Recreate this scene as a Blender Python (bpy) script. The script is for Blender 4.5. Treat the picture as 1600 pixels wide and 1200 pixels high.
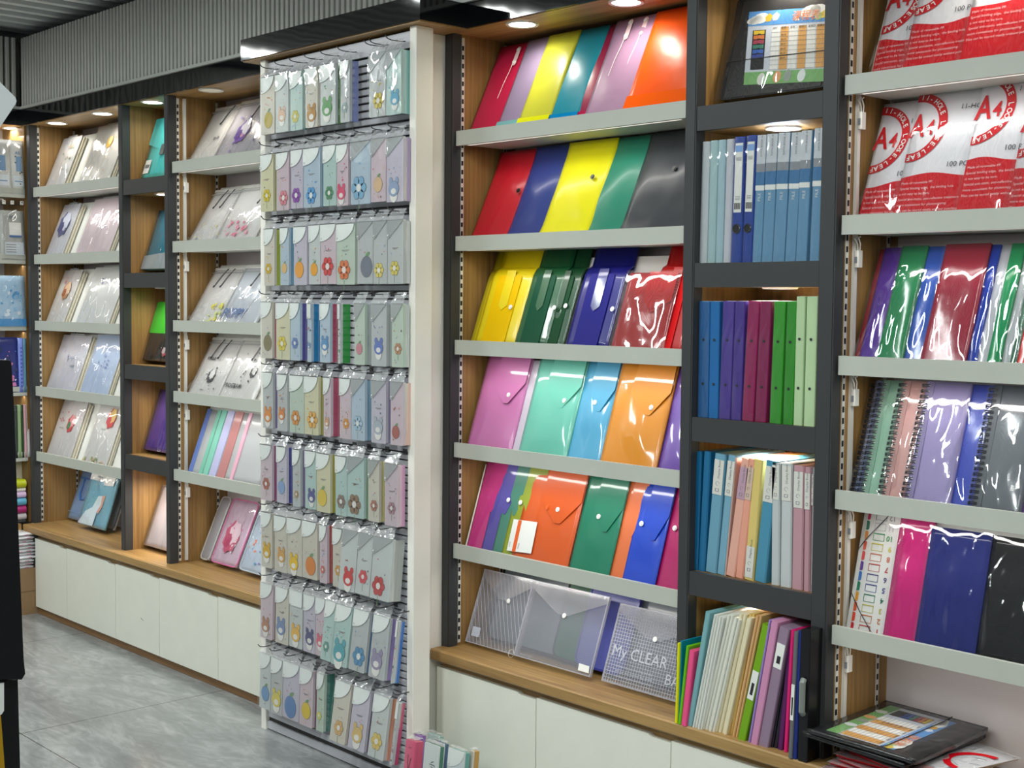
import bpy, math, random
from mathutils import Vector, Matrix, noise
# ---------------------------------------------------------------- scene, camera, light
for _o in list(bpy.data.objects): bpy.data.objects.remove(_o, do_unlink=True)
S = bpy.context.scene
COL = S.collection
V = Vector
FPX, YAW, PITCH, ROLL, EYE = 2103.7, .82269, -.0596137, .0094042, 1.5
_f = V((-math.sin(YAW)*math.cos(PITCH), math.cos(YAW)*math.cos(PITCH), math.sin(PITCH)))
_r0 = V((math.cos(YAW), math.sin(YAW), 0)); _u0 = _r0.cross(_f)
_r = math.cos(ROLL)*_r0 + math.sin(ROLL)*_u0
_u = -math.sin(ROLL)*_r0 + math.cos(ROLL)*_u0
cam = bpy.data.cameras.new('camera'); cam.sensor_width = 36; cam.lens = FPX/1600*36; cam.clip_start = .05
co = bpy.data.objects.new('camera', cam); COL.objects.link(co)
mw = Matrix((_r, _u, -_f)).transposed().to_4x4(); mw.translation = V((0, 0, EYE)); co.matrix_world = mw
S.camera = co
S.view_settings.view_transform = 'Standard'; S.view_settings.look = 'None'
S.view_settings.gamma = 1; S.view_settings.use_curve_mapping = False
S.view_settings.exposure = -0.02
W = bpy.data.worlds.new('world'); S.world = W; W.use_nodes = True
W.node_tree.nodes['Background'].inputs[0].default_value = (.80, .90, 1, 1)
W.node_tree.nodes['Background'].inputs[1].default_value = .13

def area(name, loc, sx, sy, power, color=(1, 1, 1), rot=(0, 0, 0), spread=180):
    L = bpy.data.lights.new(name, 'AREA'); L.shape = 'RECTANGLE'; L.size = sx; L.size_y = sy
    L.energy = power; L.color = color; L.spread = math.radians(spread)
    o = bpy.data.objects.new(name, L); COL.objects.link(o); o.location = loc; o.rotation_euler = rot
    return o
# the rows of ceiling lights over the aisle (their bodies are built with the ceiling)
CEIL = 2.80
ROWS = [(-6.0, .9), (-4.4, .9), (-2.8, .9), (-1.2, .9), (.4, .9), (-5.2, -1.2), (-2.8, -1.2), (-.4, -1.2)]
for _x, _y in ROWS:
    area('ceiling_lamp', (_x, _y, CEIL-.045), .085, 1.15, 27, (.93, 1.0, .985))

def at_y(px, py, Y):
    d = _f + (px-800)/FPX*_r - (py-600)/FPX*_u
    return V((0, 0, EYE)) + d*(Y/d.y)
def at_x(px, py, X):
    d = _f + (px-800)/FPX*_r - (py-600)/FPX*_u
    return V((0, 0, EYE)) + d*(X/d.x)
def at_z(px, py, Z):
    d = _f + (px-800)/FPX*_r - (py-600)/FPX*_u
    return V((0, 0, EYE)) + d*((Z-EYE)/d.z)

# ---------------------------------------------------------------- materials
def lin(c):
    return tuple(((v/255)/12.92 if v <= 10.3 else ((v/255+.055)/1.055)**2.4) for v in c)
MATS = {}
def _new(name):
    m = bpy.data.materials.new(name); m.use_nodes = True
    nt = m.node_tree; nt.nodes.clear()
    out = nt.nodes.new('ShaderNodeOutputMaterial')
    return m, nt, out
def N(nt, t, **kw):
    n = nt.nodes.new('ShaderNode'+t)
    for k, v in kw.items():
        if k.startswith('i_'): n.inputs[k[2:].replace('_', ' ')].default_value = v
        else: setattr(n, k, v)
    return n
def coords(nt, scale=(1, 1, 1)):
    tc = N(nt, 'TexCoord'); mp = N(nt, 'Mapping'); mp.inputs['Scale'].default_value = scale
    nt.links.new(tc.outputs['Object'], mp.inputs[0]); return mp.outputs[0]
def bumpnode(nt, scale, strength, dist, typ='FBM', detail=3, vec=(1, 1, 1), distort=0.):
    n = N(nt, 'TexNoise'); n.noise_type = typ
    n.inputs['Scale'].default_value = scale; n.inputs['Detail'].default_value = detail
    n.inputs['Distortion'].default_value = distort
    nt.links.new(coords(nt, vec), n.inputs['Vector'])
    b = N(nt, 'Bump'); b.inputs['Strength'].default_value = strength; b.inputs['Distance'].default_value = dist
    nt.links.new(n.outputs[0], b.inputs['Height']); return b
def plain(name, rgb, rough=.5, metal=0, spec=.5, bump=None, coat=0, emit=0):
    """bump: (scale, strength, distance)"""
    if name in MATS: return MATS[name]
    m, nt, out = _new(name); p = N(nt, 'BsdfPrincipled')
    p.inputs['Base Color'].default_value = (*lin(rgb), 1); p.inputs['Roughness'].default_value = rough
    p.inputs['Metallic'].default_value = metal; p.inputs['Specular IOR Level'].default_value = spec
    p.inputs['Coat Weight'].default_value = coat; p.inputs['Coat Roughness'].default_value = .08
    if emit:
        p.inputs['Emission Color'].default_value = (*lin(rgb), 1); p.inputs['Emission Strength'].default_value = emit
    # faint mottling so that no surface is dead flat
    n = N(nt, 'TexNoise'); n.inputs['Scale'].default_value = 9; n.inputs['Detail'].default_value = 3
    nt.links.new(coords(nt), n.inputs['Vector'])
    mr = N(nt, 'MapRange'); mr.inputs['To Min'].default_value = .94; mr.inputs['To Max'].default_value = 1.06
    nt.links.new(n.outputs[0], mr.inputs[0])
    mx = N(nt, 'VectorMath', operation='SCALE'); mx.inputs[0].default_value = lin(rgb)
    nt.links.new(mr.outputs[0], mx.inputs['Scale']); nt.links.new(mx.outputs[0], p.inputs['Base Color'])
    if bump:
        b = bumpnode(nt, *bump); nt.links.new(b.outputs[0], p.inputs['Normal'])
    nt.links.new(p.outputs[0], out.inputs[0]); MATS[name] = m; return m
def vinyl(rgb, rough=.2, wave=.3, coat=.08):
    """smooth coloured plastic sheet with lazy ripples"""
    return plain('plastic_%d_%d_%d_%g' % (*rgb, rough), rgb, rough, spec=.36, bump=(7, wave, .01), coat=coat)
def film(name, rgb, alpha, rough=.12, bscale=14, bstr=.5, gl=.35, tint=None, ridged=False):
    """see-through plastic: part transparent, part coloured body, glossy skin"""
    if name in MATS: return MATS[name]
    m, nt, out = _new(name)
    tr = N(nt, 'BsdfTransparent'); tr.inputs[0].default_value = (*lin(tint or (255, 255, 255)), 1)
    df = N(nt, 'BsdfPrincipled'); df.inputs['Base Color'].default_value = (*lin(rgb), 1)
    df.inputs['Roughness'].default_value = .4
    g = N(nt, 'BsdfGlossy'); g.inputs['Roughness'].default_value = rough; g.inputs[0].default_value = (1, 1, 1, 1)
    b = bumpnode(nt, bscale, bstr, .01, 'RIDGED_MULTIFRACTAL' if ridged else 'FBM', 2, (1, 1, .45), 1.2 if ridged else .3)
    nt.links.new(b.outputs[0], g.inputs['Normal'])
    m1 = N(nt, 'MixShader'); m1.inputs[0].default_value = alpha
    nt.links.new(tr.outputs[0], m1.inputs[1]); nt.links.new(df.outputs[0], m1.inputs[2])
    lw = N(nt, 'LayerWeight'); lw.inputs['Blend'].default_value = .35; nt.links.new(b.outputs[0], lw.inputs['Normal'])
    mr = N(nt, 'MapRange'); mr.inputs['To Min'].default_value = gl*.10; mr.inputs['To Max'].default_value = gl
    nt.links.new(lw.outputs['Fresnel'], mr.inputs[0])
    m2 = N(nt, 'MixShader'); nt.links.new(mr.outputs[0], m2.inputs[0])
    nt.links.new(m1.outputs[0], m2.inputs[1]); nt.links.new(g.outputs[0], m2.inputs[2])
    nt.links.new(m2.outputs[0], out.inputs[0]); MATS[name] = m; return m
def tinted(rgb, alpha=.75):
    return film('tinted_film_%d_%d_%d_%g' % (*rgb, alpha), rgb, alpha, .12, 8, .5, .3, rgb)
def wood(name, axis, a, b):
    if name in MATS: return MATS[name]
    m, nt, out = _new(name); p = N(nt, 'BsdfPrincipled'); p.inputs['Roughness'].default_value = .42
    sc = {'z': (14, 14, .55), 'x': (.55, 14, 14)}[axis]
    v = coords(nt, sc)
    n1 = N(nt, 'TexNoise'); n1.inputs['Scale'].default_value = 1.1; n1.inputs['Detail'].default_value = 5; n1.inputs['Distortion'].default_value = 1.4
    nt.links.new(v, n1.inputs['Vector'])
    w = N(nt, 'TexWave'); w.inputs['Scale'].default_value = 1.1; w.inputs['Distortion'].default_value = 9; w.inputs['Detail'].default_value = 2.5
    w.bands_direction = 'Y' if axis == 'z' else 'Y'
    w.inputs['Detail Scale'].default_value = .8
    nt.links.new(v, w.inputs['Vector'])
    v2 = coords(nt, tuple(s*7 for s in sc))
    n2 = N(nt, 'TexNoise'); n2.inputs['Scale'].default_value = 3; n2.inputs['Detail'].default_value = 3
    nt.links.new(v2, n2.inputs['Vector'])
    ad = N(nt, 'Math', operation='MULTIPLY_ADD'); ad.inputs[1].default_value = .13
    nt.links.new(w.outputs['Fac'], ad.inputs[0]); nt.links.new(n1.outputs[0], ad.inputs[2])
    ad2 = N(nt, 'Math', operation='MULTIPLY_ADD'); ad2.inputs[1].default_value = .45
    nt.links.new(n2.outputs[0], ad2.inputs[0]); nt.links.new(ad.outputs[0], ad2.inputs[2])
    cr = N(nt, 'ValToRGB'); cr.color_ramp.elements[0].position = .42; cr.color_ramp.elements[1].position = .95
    cr.color_ramp.elements[0].color = (*lin(b), 1); cr.color_ramp.elements[1].color = (*lin(a), 1)
    nt.links.new(ad2.outputs[0], cr.inputs[0]); nt.links.new(cr.outputs[0], p.inputs['Base Color'])
    bp = N(nt, 'Bump'); bp.inputs['Strength'].default_value = .12; bp.inputs['Distance'].default_value = .004
    nt.links.new(ad2.outputs[0], bp.inputs['Height']); nt.links.new(bp.outputs[0], p.inputs['Normal'])
    nt.links.new(p.outputs[0], out.inputs[0]); MATS[name] = m; return m
def glow(name, rgb, st):
    if name in MATS: return MATS[name]
    m, nt, out = _new(name); e = N(nt, 'Emission'); e.inputs[0].default_value = (*lin(rgb), 1); e.inputs[1].default_value = st
    nt.links.new(e.outputs[0], out.inputs[0]); MATS[name] = m; return m
def marble():
    m, nt, out = _new('grey_marble_tile'); p = N(nt, 'BsdfPrincipled'); p.inputs['Roughness'].default_value = .17
    v = coords(nt, (.6, 1.8, 1))
    n = N(nt, 'TexNoise'); n.inputs['Scale'].default_value = 2.4; n.inputs['Detail'].default_value = 9; n.inputs['Distortion'].default_value = 1.6; n.inputs['Roughness'].default_value = .68
    nt.links.new(v, n.inputs['Vector'])
    n2 = N(nt, 'TexNoise'); n2.inputs['Scale'].default_value = 9; n2.inputs['Detail'].default_value = 6; n2.inputs['Distortion'].default_value = 2.5
    nt.links.new(v, n2.inputs['Vector'])
    mx = N(nt, 'Math', operation='MULTIPLY_ADD'); mx.inputs[1].default_value = .5
    nt.links.new(n2.outputs[0], mx.inputs[0]); nt.links.new(n.outputs[0], mx.inputs[2])
    cr = N(nt, 'ValToRGB'); e = cr.color_ramp.elements
    e[0].position = .5; e[0].color = (*lin((118, 120, 121)), 1); e[1].position = 1.0; e[1].color = (*lin((172, 175, 174)), 1)
    k = cr.color_ramp.elements.new(.75); k.color = (*lin((140, 143, 143)), 1)
    nt.links.new(mx.outputs[0], cr.inputs[0])
    # joints of the 1.2 m by .6 m tiles
    br = N(nt, 'TexBrick'); br.offset = 0; br.inputs['Scale'].default_value = 1
    br.inputs['Brick Width'].default_value = 1.2; br.inputs['Row Height'].default_value = .8
    br.inputs['Mortar Size'].default_value = .0022; br.inputs['Mortar Smooth'].default_value = .1
    br.inputs['Color1'].default_value = br.inputs['Color2'].default_value = (1, 1, 1, 1); br.inputs['Mortar'].default_value = (.25, .25, .25, 1)
    tc = N(nt, 'TexCoord'); mp = N(nt, 'Mapping'); mp.inputs['Location'].default_value = (.9, .525, 0)
    nt.links.new(tc.outputs['Object'], mp.inputs[0]); nt.links.new(mp.outputs[0], br.inputs['Vector'])
    mul = N(nt, 'MixRGB', blend_type='MULTIPLY'); mul.inputs[0].default_value = 1
    nt.links.new(cr.outputs[0], mul.inputs[1]); nt.links.new(br.outputs['Color'], mul.inputs[2])
    nt.links.new(mul.outputs[0], p.inputs['Base Color']); nt.links.new(p.outputs[0], out.inputs[0]); return m

LIP = plain('grey_white_lip_metal', (188, 191, 181), .45)
WHITE = plain('white_board', (226, 226, 220), .5)
PANEL = plain('cream_end_panel', (244, 240, 230), .4)
DOOR = plain('cream_white_door', (230, 231, 218), .38)
STEEL = plain('dark_grey_powder_coat', (60, 61, 62), .45, spec=.35)
BACK = plain('pale_back_panel', (214, 206, 206), .6)
OAKZ = wood('oak_upright_grain', 'z', (160, 124, 72), (112, 80, 42))
OAKX = wood('oak_level_grain', 'x', (176, 140, 86), (118, 84, 44))
KICK = wood('oak_plinth', 'x', (150, 112, 70), (104, 72, 40))
GLOSS = plain('black_gloss_acrylic', (9, 11, 14), .055, spec=.6, bump=(2.5, .12, .02))
FLUTE = plain('grey_fluted_panel', (176, 176, 170), .5)
FLUTED = plain('dark_flute_groove', (52, 52, 50), .7)
DARK = plain('near_black_plastic', (18, 18, 19), .3)
BLACK = plain('black_plastic', (24, 25, 27), .22, bump=(9, .3, .01))
CHROME = plain('chrome_wire', (120, 122, 124), .25, 1)
HOOKM = plain('dark_steel_hook', (78, 78, 80), .35, .4)
STRIPW = plain('white_metal_strip', (225, 222, 214), .4, .2)
LED = glow('led_tube', (255, 252, 246), 5); LENS = glow('shelf_lens', (255, 248, 238), 1.0)
LAMPW = glow('downlight_disc', (255, 250, 238), 9)
LAMPC = glow('cool_downlight_disc', (235, 240, 255), 9)
SNAP = plain('white_snap_button', (236, 236, 232), .3)
PAPER = plain('paper_white', (235, 235, 230), .55)
INK = plain('black_ink', (35, 35, 38), .6)
INKG = plain('grey_ink', (120, 124, 130), .6)
CLEAR = film('clear_wrap', (225, 230, 235), .014, .055, 13, .6, .5, ridged=True)
CLEARF = film('clear_wrap_fine', (250, 252, 253), .28, .09, 30, .9, .8, ridged=True)
FROST = film('frosted_sleeve', (226, 226, 222), .80, .13, 10, .7, .5, ridged=True)
FROSTC = film('frosted_clear_sleeve', (214, 216, 222), .34, .14, 6, .5, .3)
FLAPW = plain('frosted_white_flap', (244, 248, 245), .3, bump=(14, .35, .01), coat=.3)
FLAPC = film('clear_grey_flap', (205, 210, 210), .5, .15, 10, .5, .35)
RED = plain('pack_red', (198, 8, 26), .5, spec=.15)

# ---------------------------------------------------------------- mesh helpers
_txt = {}
def text_mesh(s, size=1.0, bold=False):
    key = (s, bold)
    if key not in _txt:
        c = bpy.data.curves.new('lettering', 'FONT'); c.body = s; c.size = 1; c.resolution_u = 2
        if bold: c.offset = .022
        o = bpy.data.objects.new('lettering', c); COL.objects.link(o)
        dg = bpy.context.evaluated_depsgraph_get(); dg.update()
        me = bpy.data.meshes.new_from_object(o.evaluated_get(dg))
        vs = [tuple(v.co[:2]) for v in me.vertices]; fs = [tuple(p.vertices) for p in me.polygons]
        bpy.data.objects.remove(o); bpy.data.curves.remove(c); bpy.data.meshes.remove(me)
        _txt[key] = (vs, fs)
    vs, fs = _txt[key]
    return [(x*size, y*size) for x, y in vs], fs
class MB:
    def __init__(s): s.v = []; s.f = []; s.m = []; s.mats = []
    def mi(s, mat):
        if mat not in s.mats: s.mats.append(mat)
        return s.mats.index(mat)
    def add(s, vs, fs, mat):
        b = len(s.v); k = s.mi(mat)
        s.v += [tuple(v) for v in vs]
        for f in fs: s.f.append(tuple(b+i for i in f)); s.m.append(k)
        return s
    def box(s, x0, x1, y0, y1, z0, z1, mat):
        if x1 < x0: x0, x1 = x1, x0
        vs = [(x0, y0, z0), (x1, y0, z0), (x1, y1, z0), (x0, y1, z0), (x0, y0, z1), (x1, y0, z1), (x1, y1, z1), (x0, y1, z1)]
        return s.add(vs, [(0, 3, 2, 1), (4, 5, 6, 7), (0, 1, 5, 4), (1, 2, 6, 5), (2, 3, 7, 6), (3, 0, 4, 7)], mat)
    def bbox(s, x0, x1, y0, y1, z0, z1, mat, r=.003):
        """box with chamfered front (-y) edges"""
        o = [(x0, y1), (x0, y0+r), (x0+r, y0), (x1-r, y0), (x1, y0+r), (x1, y1)]
        return s.prism([(x, y, z0) for x, y in o][::-1], (0, 0, z1-z0), mat)
    def prism(s, pts, off, mat):
        n = len(pts); off = V(off); a = [V(p) for p in pts]
        vs = a+[p+off for p in a]
        fs = [tuple(range(n)), tuple(range(2*n-1, n-1, -1))]+[(i, i+n, (i+1) % n+n, (i+1) % n) for i in range(n)]
        return s.add(vs, fs, mat)
    def plate(s, xz, y, t, mat):
        """polygon in the xz plane with its face at y (toward the viewer) and thickness t"""
        return s.prism([(x, y, z) for x, z in xz], (0, t, 0), mat)
    def grid(s, P, nu, nv, mat, close=0.0):
        """surface P(u,v)->(x,y,z); close>0 gives it that thickness along +y"""
        fr = [V(P(i/nu, j/nv)) for j in range(nv+1) for i in range(nu+1)]
        w = nu+1; fs = [(j*w+i, j*w+i+1, (j+1)*w+i+1, (j+1)*w+i) for j in range(nv) for i in range(nu)]
        if not close: return s.add(fr, fs, mat)
        n = len(fr); bk = [p+V((0, close, 0)) for p in fr]
        fs2 = fs+[tuple(n+k for k in f[::-1]) for f in fs]
        ring = [i for i in range(w)]+[j*w+nu for j in range(1, nv+1)]+[nv*w+i for i in range(nu-1, -1, -1)]+[j*w for j in range(nv-1, 0, -1)]
        for a, b in zip(ring, ring[1:]+ring[:1]): fs2.append((a, a+n, b+n, b))
        return s.add(fr+bk, fs2, mat)
    def tube(s, path, r, mat, n=6, cap=True):
        path = [V(p) for p in path]; rings = []
        for i, p in enumerate(path):
            d = (path[min(i+1, len(path)-1)]-path[max(i-1, 0)]).normalized()
            a = d.orthogonal().normalized() if i == 0 else (pa-d*pa.dot(d)).normalized()
            pa = a; b = d.cross(a)
            rings.append([p+(a*math.cos(2*math.pi*k/n)+b*math.sin(2*math.pi*k/n))*r for k in range(n)])
        vs = [q for g in rings for q in g]; fs = []
        for i in range(len(rings)-1):
            for k in range(n): fs.append((i*n+k, i*n+(k+1) % n, (i+1)*n+(k+1) % n, (i+1)*n+k))
        if cap: fs.append(tuple(range(n))[::-1]); fs.append(tuple((len(rings)-1)*n+k for k in range(n)))
        return s.add(vs, fs, mat)
    def disc(s, cx, cz, y, rx, rz, mat, t=.001, n=14, rot=0):
        pts = []
        for k in range(n):
            a = 2*math.pi*k/n; x, z = rx*math.cos(a), rz*math.sin(a)
            pts.append((cx+x*math.cos(rot)-z*math.sin(rot), cz+x*math.sin(rot)+z*math.cos(rot)))
        return s.plate(pts, y-t, t*.9, mat)
    def text(s, body, x, z, y, size, mat, bold=False, rot=0, sx=1, mirror=1):
        vs, fs = text_mesh(body, size, bold); c, q = math.cos(rot), math.sin(rot)
        return s.add([(x+(a*sx*c-b*q), y, z+(a*sx*q+b*c)) for a, b in vs], fs, mat)
    def build(s, name, parent=None, loc=None, smooth=False):
        me = bpy.data.meshes.new(name)
        o3 = V(loc) if loc is not None else V((0, 0, 0))
        me.from_pydata([V(p)-o3 for p in s.v] if loc is not None else s.v, [], s.f)
        for m in s.mats: me.materials.append(m)
        me.polygons.foreach_set('material_index', s.m)
        if smooth: me.polygons.foreach_set('use_smooth', [True]*len(s.m))
        me.update()
        o = bpy.data.objects.new(name, me); COL.objects.link(o)
        if loc is not None: o.location = loc
        if parent: o.parent = parent
        return o
def smooth_by_angle(o, deg=40):
    me = o.data; me.polygons.foreach_set('use_smooth', [True]*len(me.polygons))
    me.set_sharp_from_angle(angle=math.radians(deg)) if hasattr(me, 'set_sharp_from_angle') else None
    return o
def tag(o, label=None, cat=None, group=None, kind=None):
    if label: o['label'] = label
    if cat: o['category'] = cat
    if group: o['group'] = group
    if kind: o['kind'] = kind
    return o
def thing(name, label, cat, loc, rx=0, ry=0, rz=0, group=None):
    o = bpy.data.objects.new(name, None); COL.objects.link(o); o.empty_display_size = .02
    o.location = loc; o.rotation_euler = (rx, ry, rz); return tag(o, label, cat, group)
def struct(o): o['kind'] = 'structure'; return o
# ---------------------------------------------------------------- the room
ZS = 2.325           # underside of the wooden soffit
XE = -6.35           # end wall
FASC = 2.685         # front of the soffit over the bays
M = MB(); M.grid(lambda u, v: (-9+13*u, -4+8*v, 0), 1, 1, marble()); o = struct(M.build('floor'))
M = MB(); M.box(-9, 3, 3.0, 3.06, 0, 2.9, plain('wall_paint', (200, 200, 196), .7)); struct(M.build('wall_back'))
M = MB(); M.box(-7.0, -6.94, -4, 3.0, 0, 2.9, MATS['wall_paint']); struct(M.build('wall_left'))
# ceiling of dark planks with pale strips between
M = MB(); cd = plain('ceiling_plank_grey', (128, 132, 132), .6); cs = plain('ceiling_strip_grey', (242, 244, 242), .5)
M.box(-9, 3, -4, 3.0, CEIL+.02, CEIL+.06, cd)
x = -6.9
while x < 2.9:
    M.box(x, x+.042, -4, FASC+.2, CEIL-.012, CEIL+.02, cs); M.box(x+.046, x+.121, -4, FASC+.2, CEIL+.005, CEIL+.02, cd); x += .125
struct(M.build('ceiling'))
# fluted bulkheads above the shelves and round the corner
def flutes(a, b, horiz, z0, z1, name):
    M = MB(); p = .0305; n = int((b-a)/p)
    if horiz: M.box(a, b, FASC+.012, FASC+.3, z0, z1, FLUTED)
    else: M.box(XE-.3, XE-.012, a, b, z0, z1, FLUTED)
    for i in range(n):
        s = a+i*p
        if horiz:
            M.prism([(s, FASC+.012, z0), (s+.002, FASC+.002, z0), (s+.006, FASC, z0), (s+.016, FASC, z0), (s+.020, FASC+.002, z0), (s+.022, FASC+.012, z0)][::-1], (0, 0, z1-z0), FLUTE)
        else:
            M.prism([(XE-.012, s, z0), (XE-.002, s+.002, z0), (XE, s+.006, z0), (XE, s+.016, z0), (XE-.002, s+.02, z0), (XE-.012, s+.022, z0)], (0, 0, z1-z0), FLUTE)
    return struct(M.build(name))
flutes(XE, 2.0, True, 2.412, 2.735, 'wall_back')
flutes(-3.0, FASC, False, 2.412, 2.735, 'wall_left')
M = MB(); M.box(XE-.01, 2.0, FASC-.012, FASC+.05, 2.400, 2.412, plain('pale_bulkhead_trim', (168, 170, 164), .4))
M.box(XE-.05, XE+.012, -3, FASC, 2.400, 2.412, MATS['pale_bulkhead_trim']); struct(M.build('trim_1'))
M = MB(); M.box(XE, 2.0, FASC, FASC+.008, ZS+.001, 2.400, GLOSS); M.box(XE-.008, XE, -3, FASC+.008, ZS+.001, 2.400, GLOSS); struct(M.build('trim_2'))
M = MB(); M.box(XE-.02, 2.0, FASC+.009, 3.0, ZS, ZS+.018, OAKX); M.box(XE-.55, XE-.009, -3, FASC+.3, ZS, ZS+.018, OAKX); struct(M.build('trim_3'))
# the gloss box that projects over the pegboard
M = MB(); BX0, BX1, BY = -4.09, -3.109, 2.505
M.box(BX0, BX1, BY, FASC-.001, ZS+.001, 2.398, GLOSS); M.box(BX0+.006, BX1-.006, BY+.006, FASC+.008, ZS-.003, ZS+.001, OAKX); struct(M.build('trim_4'))
# ceiling lights (real lamps over the aisle)
for i, (x, y) in enumerate(ROWS):
    t = thing('ceiling_light', 'slim white linear ceiling light, %s' % ('row nearer the shelves' if y > 0 else 'row over the aisle'), 'light', (x, y, CEIL-.012), group='linear ceiling lights over the aisle')
    M = MB(); M.box(-.05, .05, -.6, .6, -.02, 0, STRIPW); M.build('housing', t)
    M = MB(); M.box(-.042, .042, -.58, .58, -.024, -.02, LED); M.build('diffuser', t)

def downlight(x, y, z, label, mat=None, p=.9, col=(1, .93, .8), r=.05, grp='round downlights over the bays'):
    mat = mat or LAMPW
    t = thing('downlight', label, 'light', (x, y, z), group=grp)
    M = MB(); n = 28; a = [(math.cos(2*math.pi*k/n), math.sin(2*math.pi*k/n)) for k in range(n)]
    vs = [(c*r, s*r, -.001) for c, s in a]+[(c*r*.97, s*r*.97, -.005) for c, s in a]+[(c*r*.80, s*r*.80, -.004) for c, s in a]+[(c*r*.78, s*r*.78, -.0015) for c, s in a]
    fs = [(j*n+k, j*n+(k+1) % n, (j+1)*n+(k+1) % n, (j+1)*n+k) for j in range(3) for k in range(n)]
    M.add(vs, fs, STRIPW); M.build('bezel', t)
    M = MB(); M.add([(c*r*.79, s*r*.79, -.003) for c, s in a], [tuple(range(n))], mat); M.build('lamp_disc', t)
    L = bpy.data.lights.new('downlight_beam', 'AREA'); L.shape = 'DISK'; L.size = r*1.5; L.energy = p; L.color = col; L.spread = math.radians(150)
    o = bpy.data.objects.new('downlight_beam', L); COL.objects.link(o); o.location = (x, y, z-.012)
for px, lab in ((816, 'round warm downlight above the left end of the red folders'), (968, 'round warm downlight above the orange document bag')):
    q = at_z(px, 37 if px == 816 else 0, ZS); downlight(q.x, 2.756, ZS, lab, p=.55)
downlight(-6.123, 2.76, ZS, 'round downlight above the far clear-bag bay, nearer the corner', p=.5)
downlight(-5.657, 2.76, ZS, 'round downlight above the far clear-bag bay, beside the narrow tower', p=.5)
downlight(-5.179, 2.75, ZS, 'round downlight over the turquoise folder in the narrow tower', p=.5)
downlight(-4.713, 2.753, ZS, 'unlit-looking round downlight over the folders with hanging black cords', plain('dim_downlight_lens', (215, 208, 190), .4, emit=.25), p=.5)
downlight(-6.466, 2.692, ZS, 'round downlight at the corner over the end shelf')
downlight(-2.03, 2.80, ZS, 'round downlight above the wrapped timetable case', p=.9)
downlight(-1.45, 2.76, ZS, 'round downlight above the red and white packs')

# ---------------------------------------------------------------- shelving
PD = .035
def upright(M, x0, x1, z0=.42, z1=ZS, y=2.70):
    M.box(x0, x1, y, y+PD, z0, z1, STEEL)
    M.box(x0+.004, x1-.004, y-.0015, y, z0, z1, STEEL)
def perforated(M, x, y, z0=.43, z1=ZS-.01, sgn=1):
    M.box(x, x+.003*sgn, y, y+.010, z0, z1, STRIPW); z = z0+.01
    while z < z1-.02:
        M.box(x+.003*sgn, x+.0034*sgn, y-.0004, y+.0075, z, z+.014, DARK); z += .027
def bay(label, x0, x1, left_post=None, right_post=None, cable=False):
    t = thing('shelving_bay', label, 'shelving', ((x0+x1)/2, 2.85, .42)); t0 = t.location.copy()
    def bd(M, n): return M.build(n, t, None)
    def loc(o): o.location = -t0; return o
    for p in (left_post, right_post):
        if p: M = MB(); upright(M, *p); loc(bd(M, 'upright'))
    M = MB(); M.box(x0-.018, x0, 2.7355, 2.965, .42, ZS, OAKZ); loc(bd(M, 'side_panel'))
    M = MB(); M.box(x1, x1+.018, 2.7355, 2.965, .42, ZS, OAKZ); loc(bd(M, 'side_panel'))
    M = MB(); M.box(x0, x1, 2.965, 2.98, .42, ZS, BACK); loc(bd(M, 'back_panel'))
    for x, y, s in ((x0, 2.7355, 1), (x0, 2.914, 1), (x1, 2.7355, -1), (x1, 2.914, -1)):
        M = MB(); perforated(M, x, y, sgn=s); loc(bd(M, 'perforated_strip'))
    if cable:
        M = MB(); M.box(x0+.001, x0+.009, 2.762, 2.774, .43, ZS-.01, STRIPW); c = loc(bd(M, 'power_strip'))
        for zl in cable:
            M = MB(); z = zl-.045
            M.bbox(x0+.009, x0+.02, 2.759, 2.778, z-.075, z-.035, STRIPW); M.box(x0+.011, x0+.018, 2.7575, 2.759, z-.065, z-.05, INKG)
            M.tube([(x0+.014, 2.768, z-.035), (x0+.015, 2.764, z-.02), (x0+.012, 2.755, z-.006), (x0+.025, 2.75, z-.004)], .0016, STRIPW, 5)
            M.tube([(x0+.017, 2.771, z-.035), (x0+.020, 2.768, z-.02), (x0+.020, 2.76, z-.006), (x0+.03, 2.752, z-.004)], .0016, STRIPW, 5)
            M.build('wire_connector', c)
    return t
LY = 2.712
def lip_shelf(label, x0, x1, zl, lean, n=.30, power=2.3, grp=None, rest=True, yb=2.737):
    """one removable shelf: front lip, board, sloping back rest, lamp under the front edge"""
    t = thing('lipped_shelf', label, 'shelf', ((x0+x1)/2, LY, zl-.045), group=grp); t0 = t.location.copy(); l = math.radians(lean)
    def b(M, nm): o = M.build(nm, t); o.location = -t0; return o
    M = MB(); M.bbox(x0+.003, x1-.003, LY, LY+.012, zl-.045, zl, LIP, .0015); b(M, 'lip')
    M = MB(); M.box(x0+.024, x1-.005, LY+.012, 2.91, zl-.0425, zl-.0395, LIP); b(M, 'shelf_board')
    if rest:
        M = MB(); P = V((0, yb+.002, zl-.0305)); up = V((0, math.sin(l), math.cos(l)))*n; nn = V((0, .006, 0))
        a = [V((x0+.026, P.y, P.z)), V((x1-.01, P.y, P.z))]
        M.prism([a[0], a[1], a[1]+up, a[0]+up], nn, WHITE); b(M, 'back_rest')
    M = MB(); M.box(x0+.03, x1-.03, LY+.014, LY+.026, zl-.0445, zl-.0425, STRIPW); s = b(M, 'lamp_strip')
    M = MB(); M.box(x0+.04, x1-.04, LY+.016, LY+.024, zl-.0449, zl-.0445, LENS); M.build('lamp_lens', s)
    area('shelf_lamp', ((x0+x1)/2, LY+.022, zl-.047), x1-x0-.1, .012, power, (1, .97, .93), (math.radians(12), 0, 0), 165)
    return t
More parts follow.
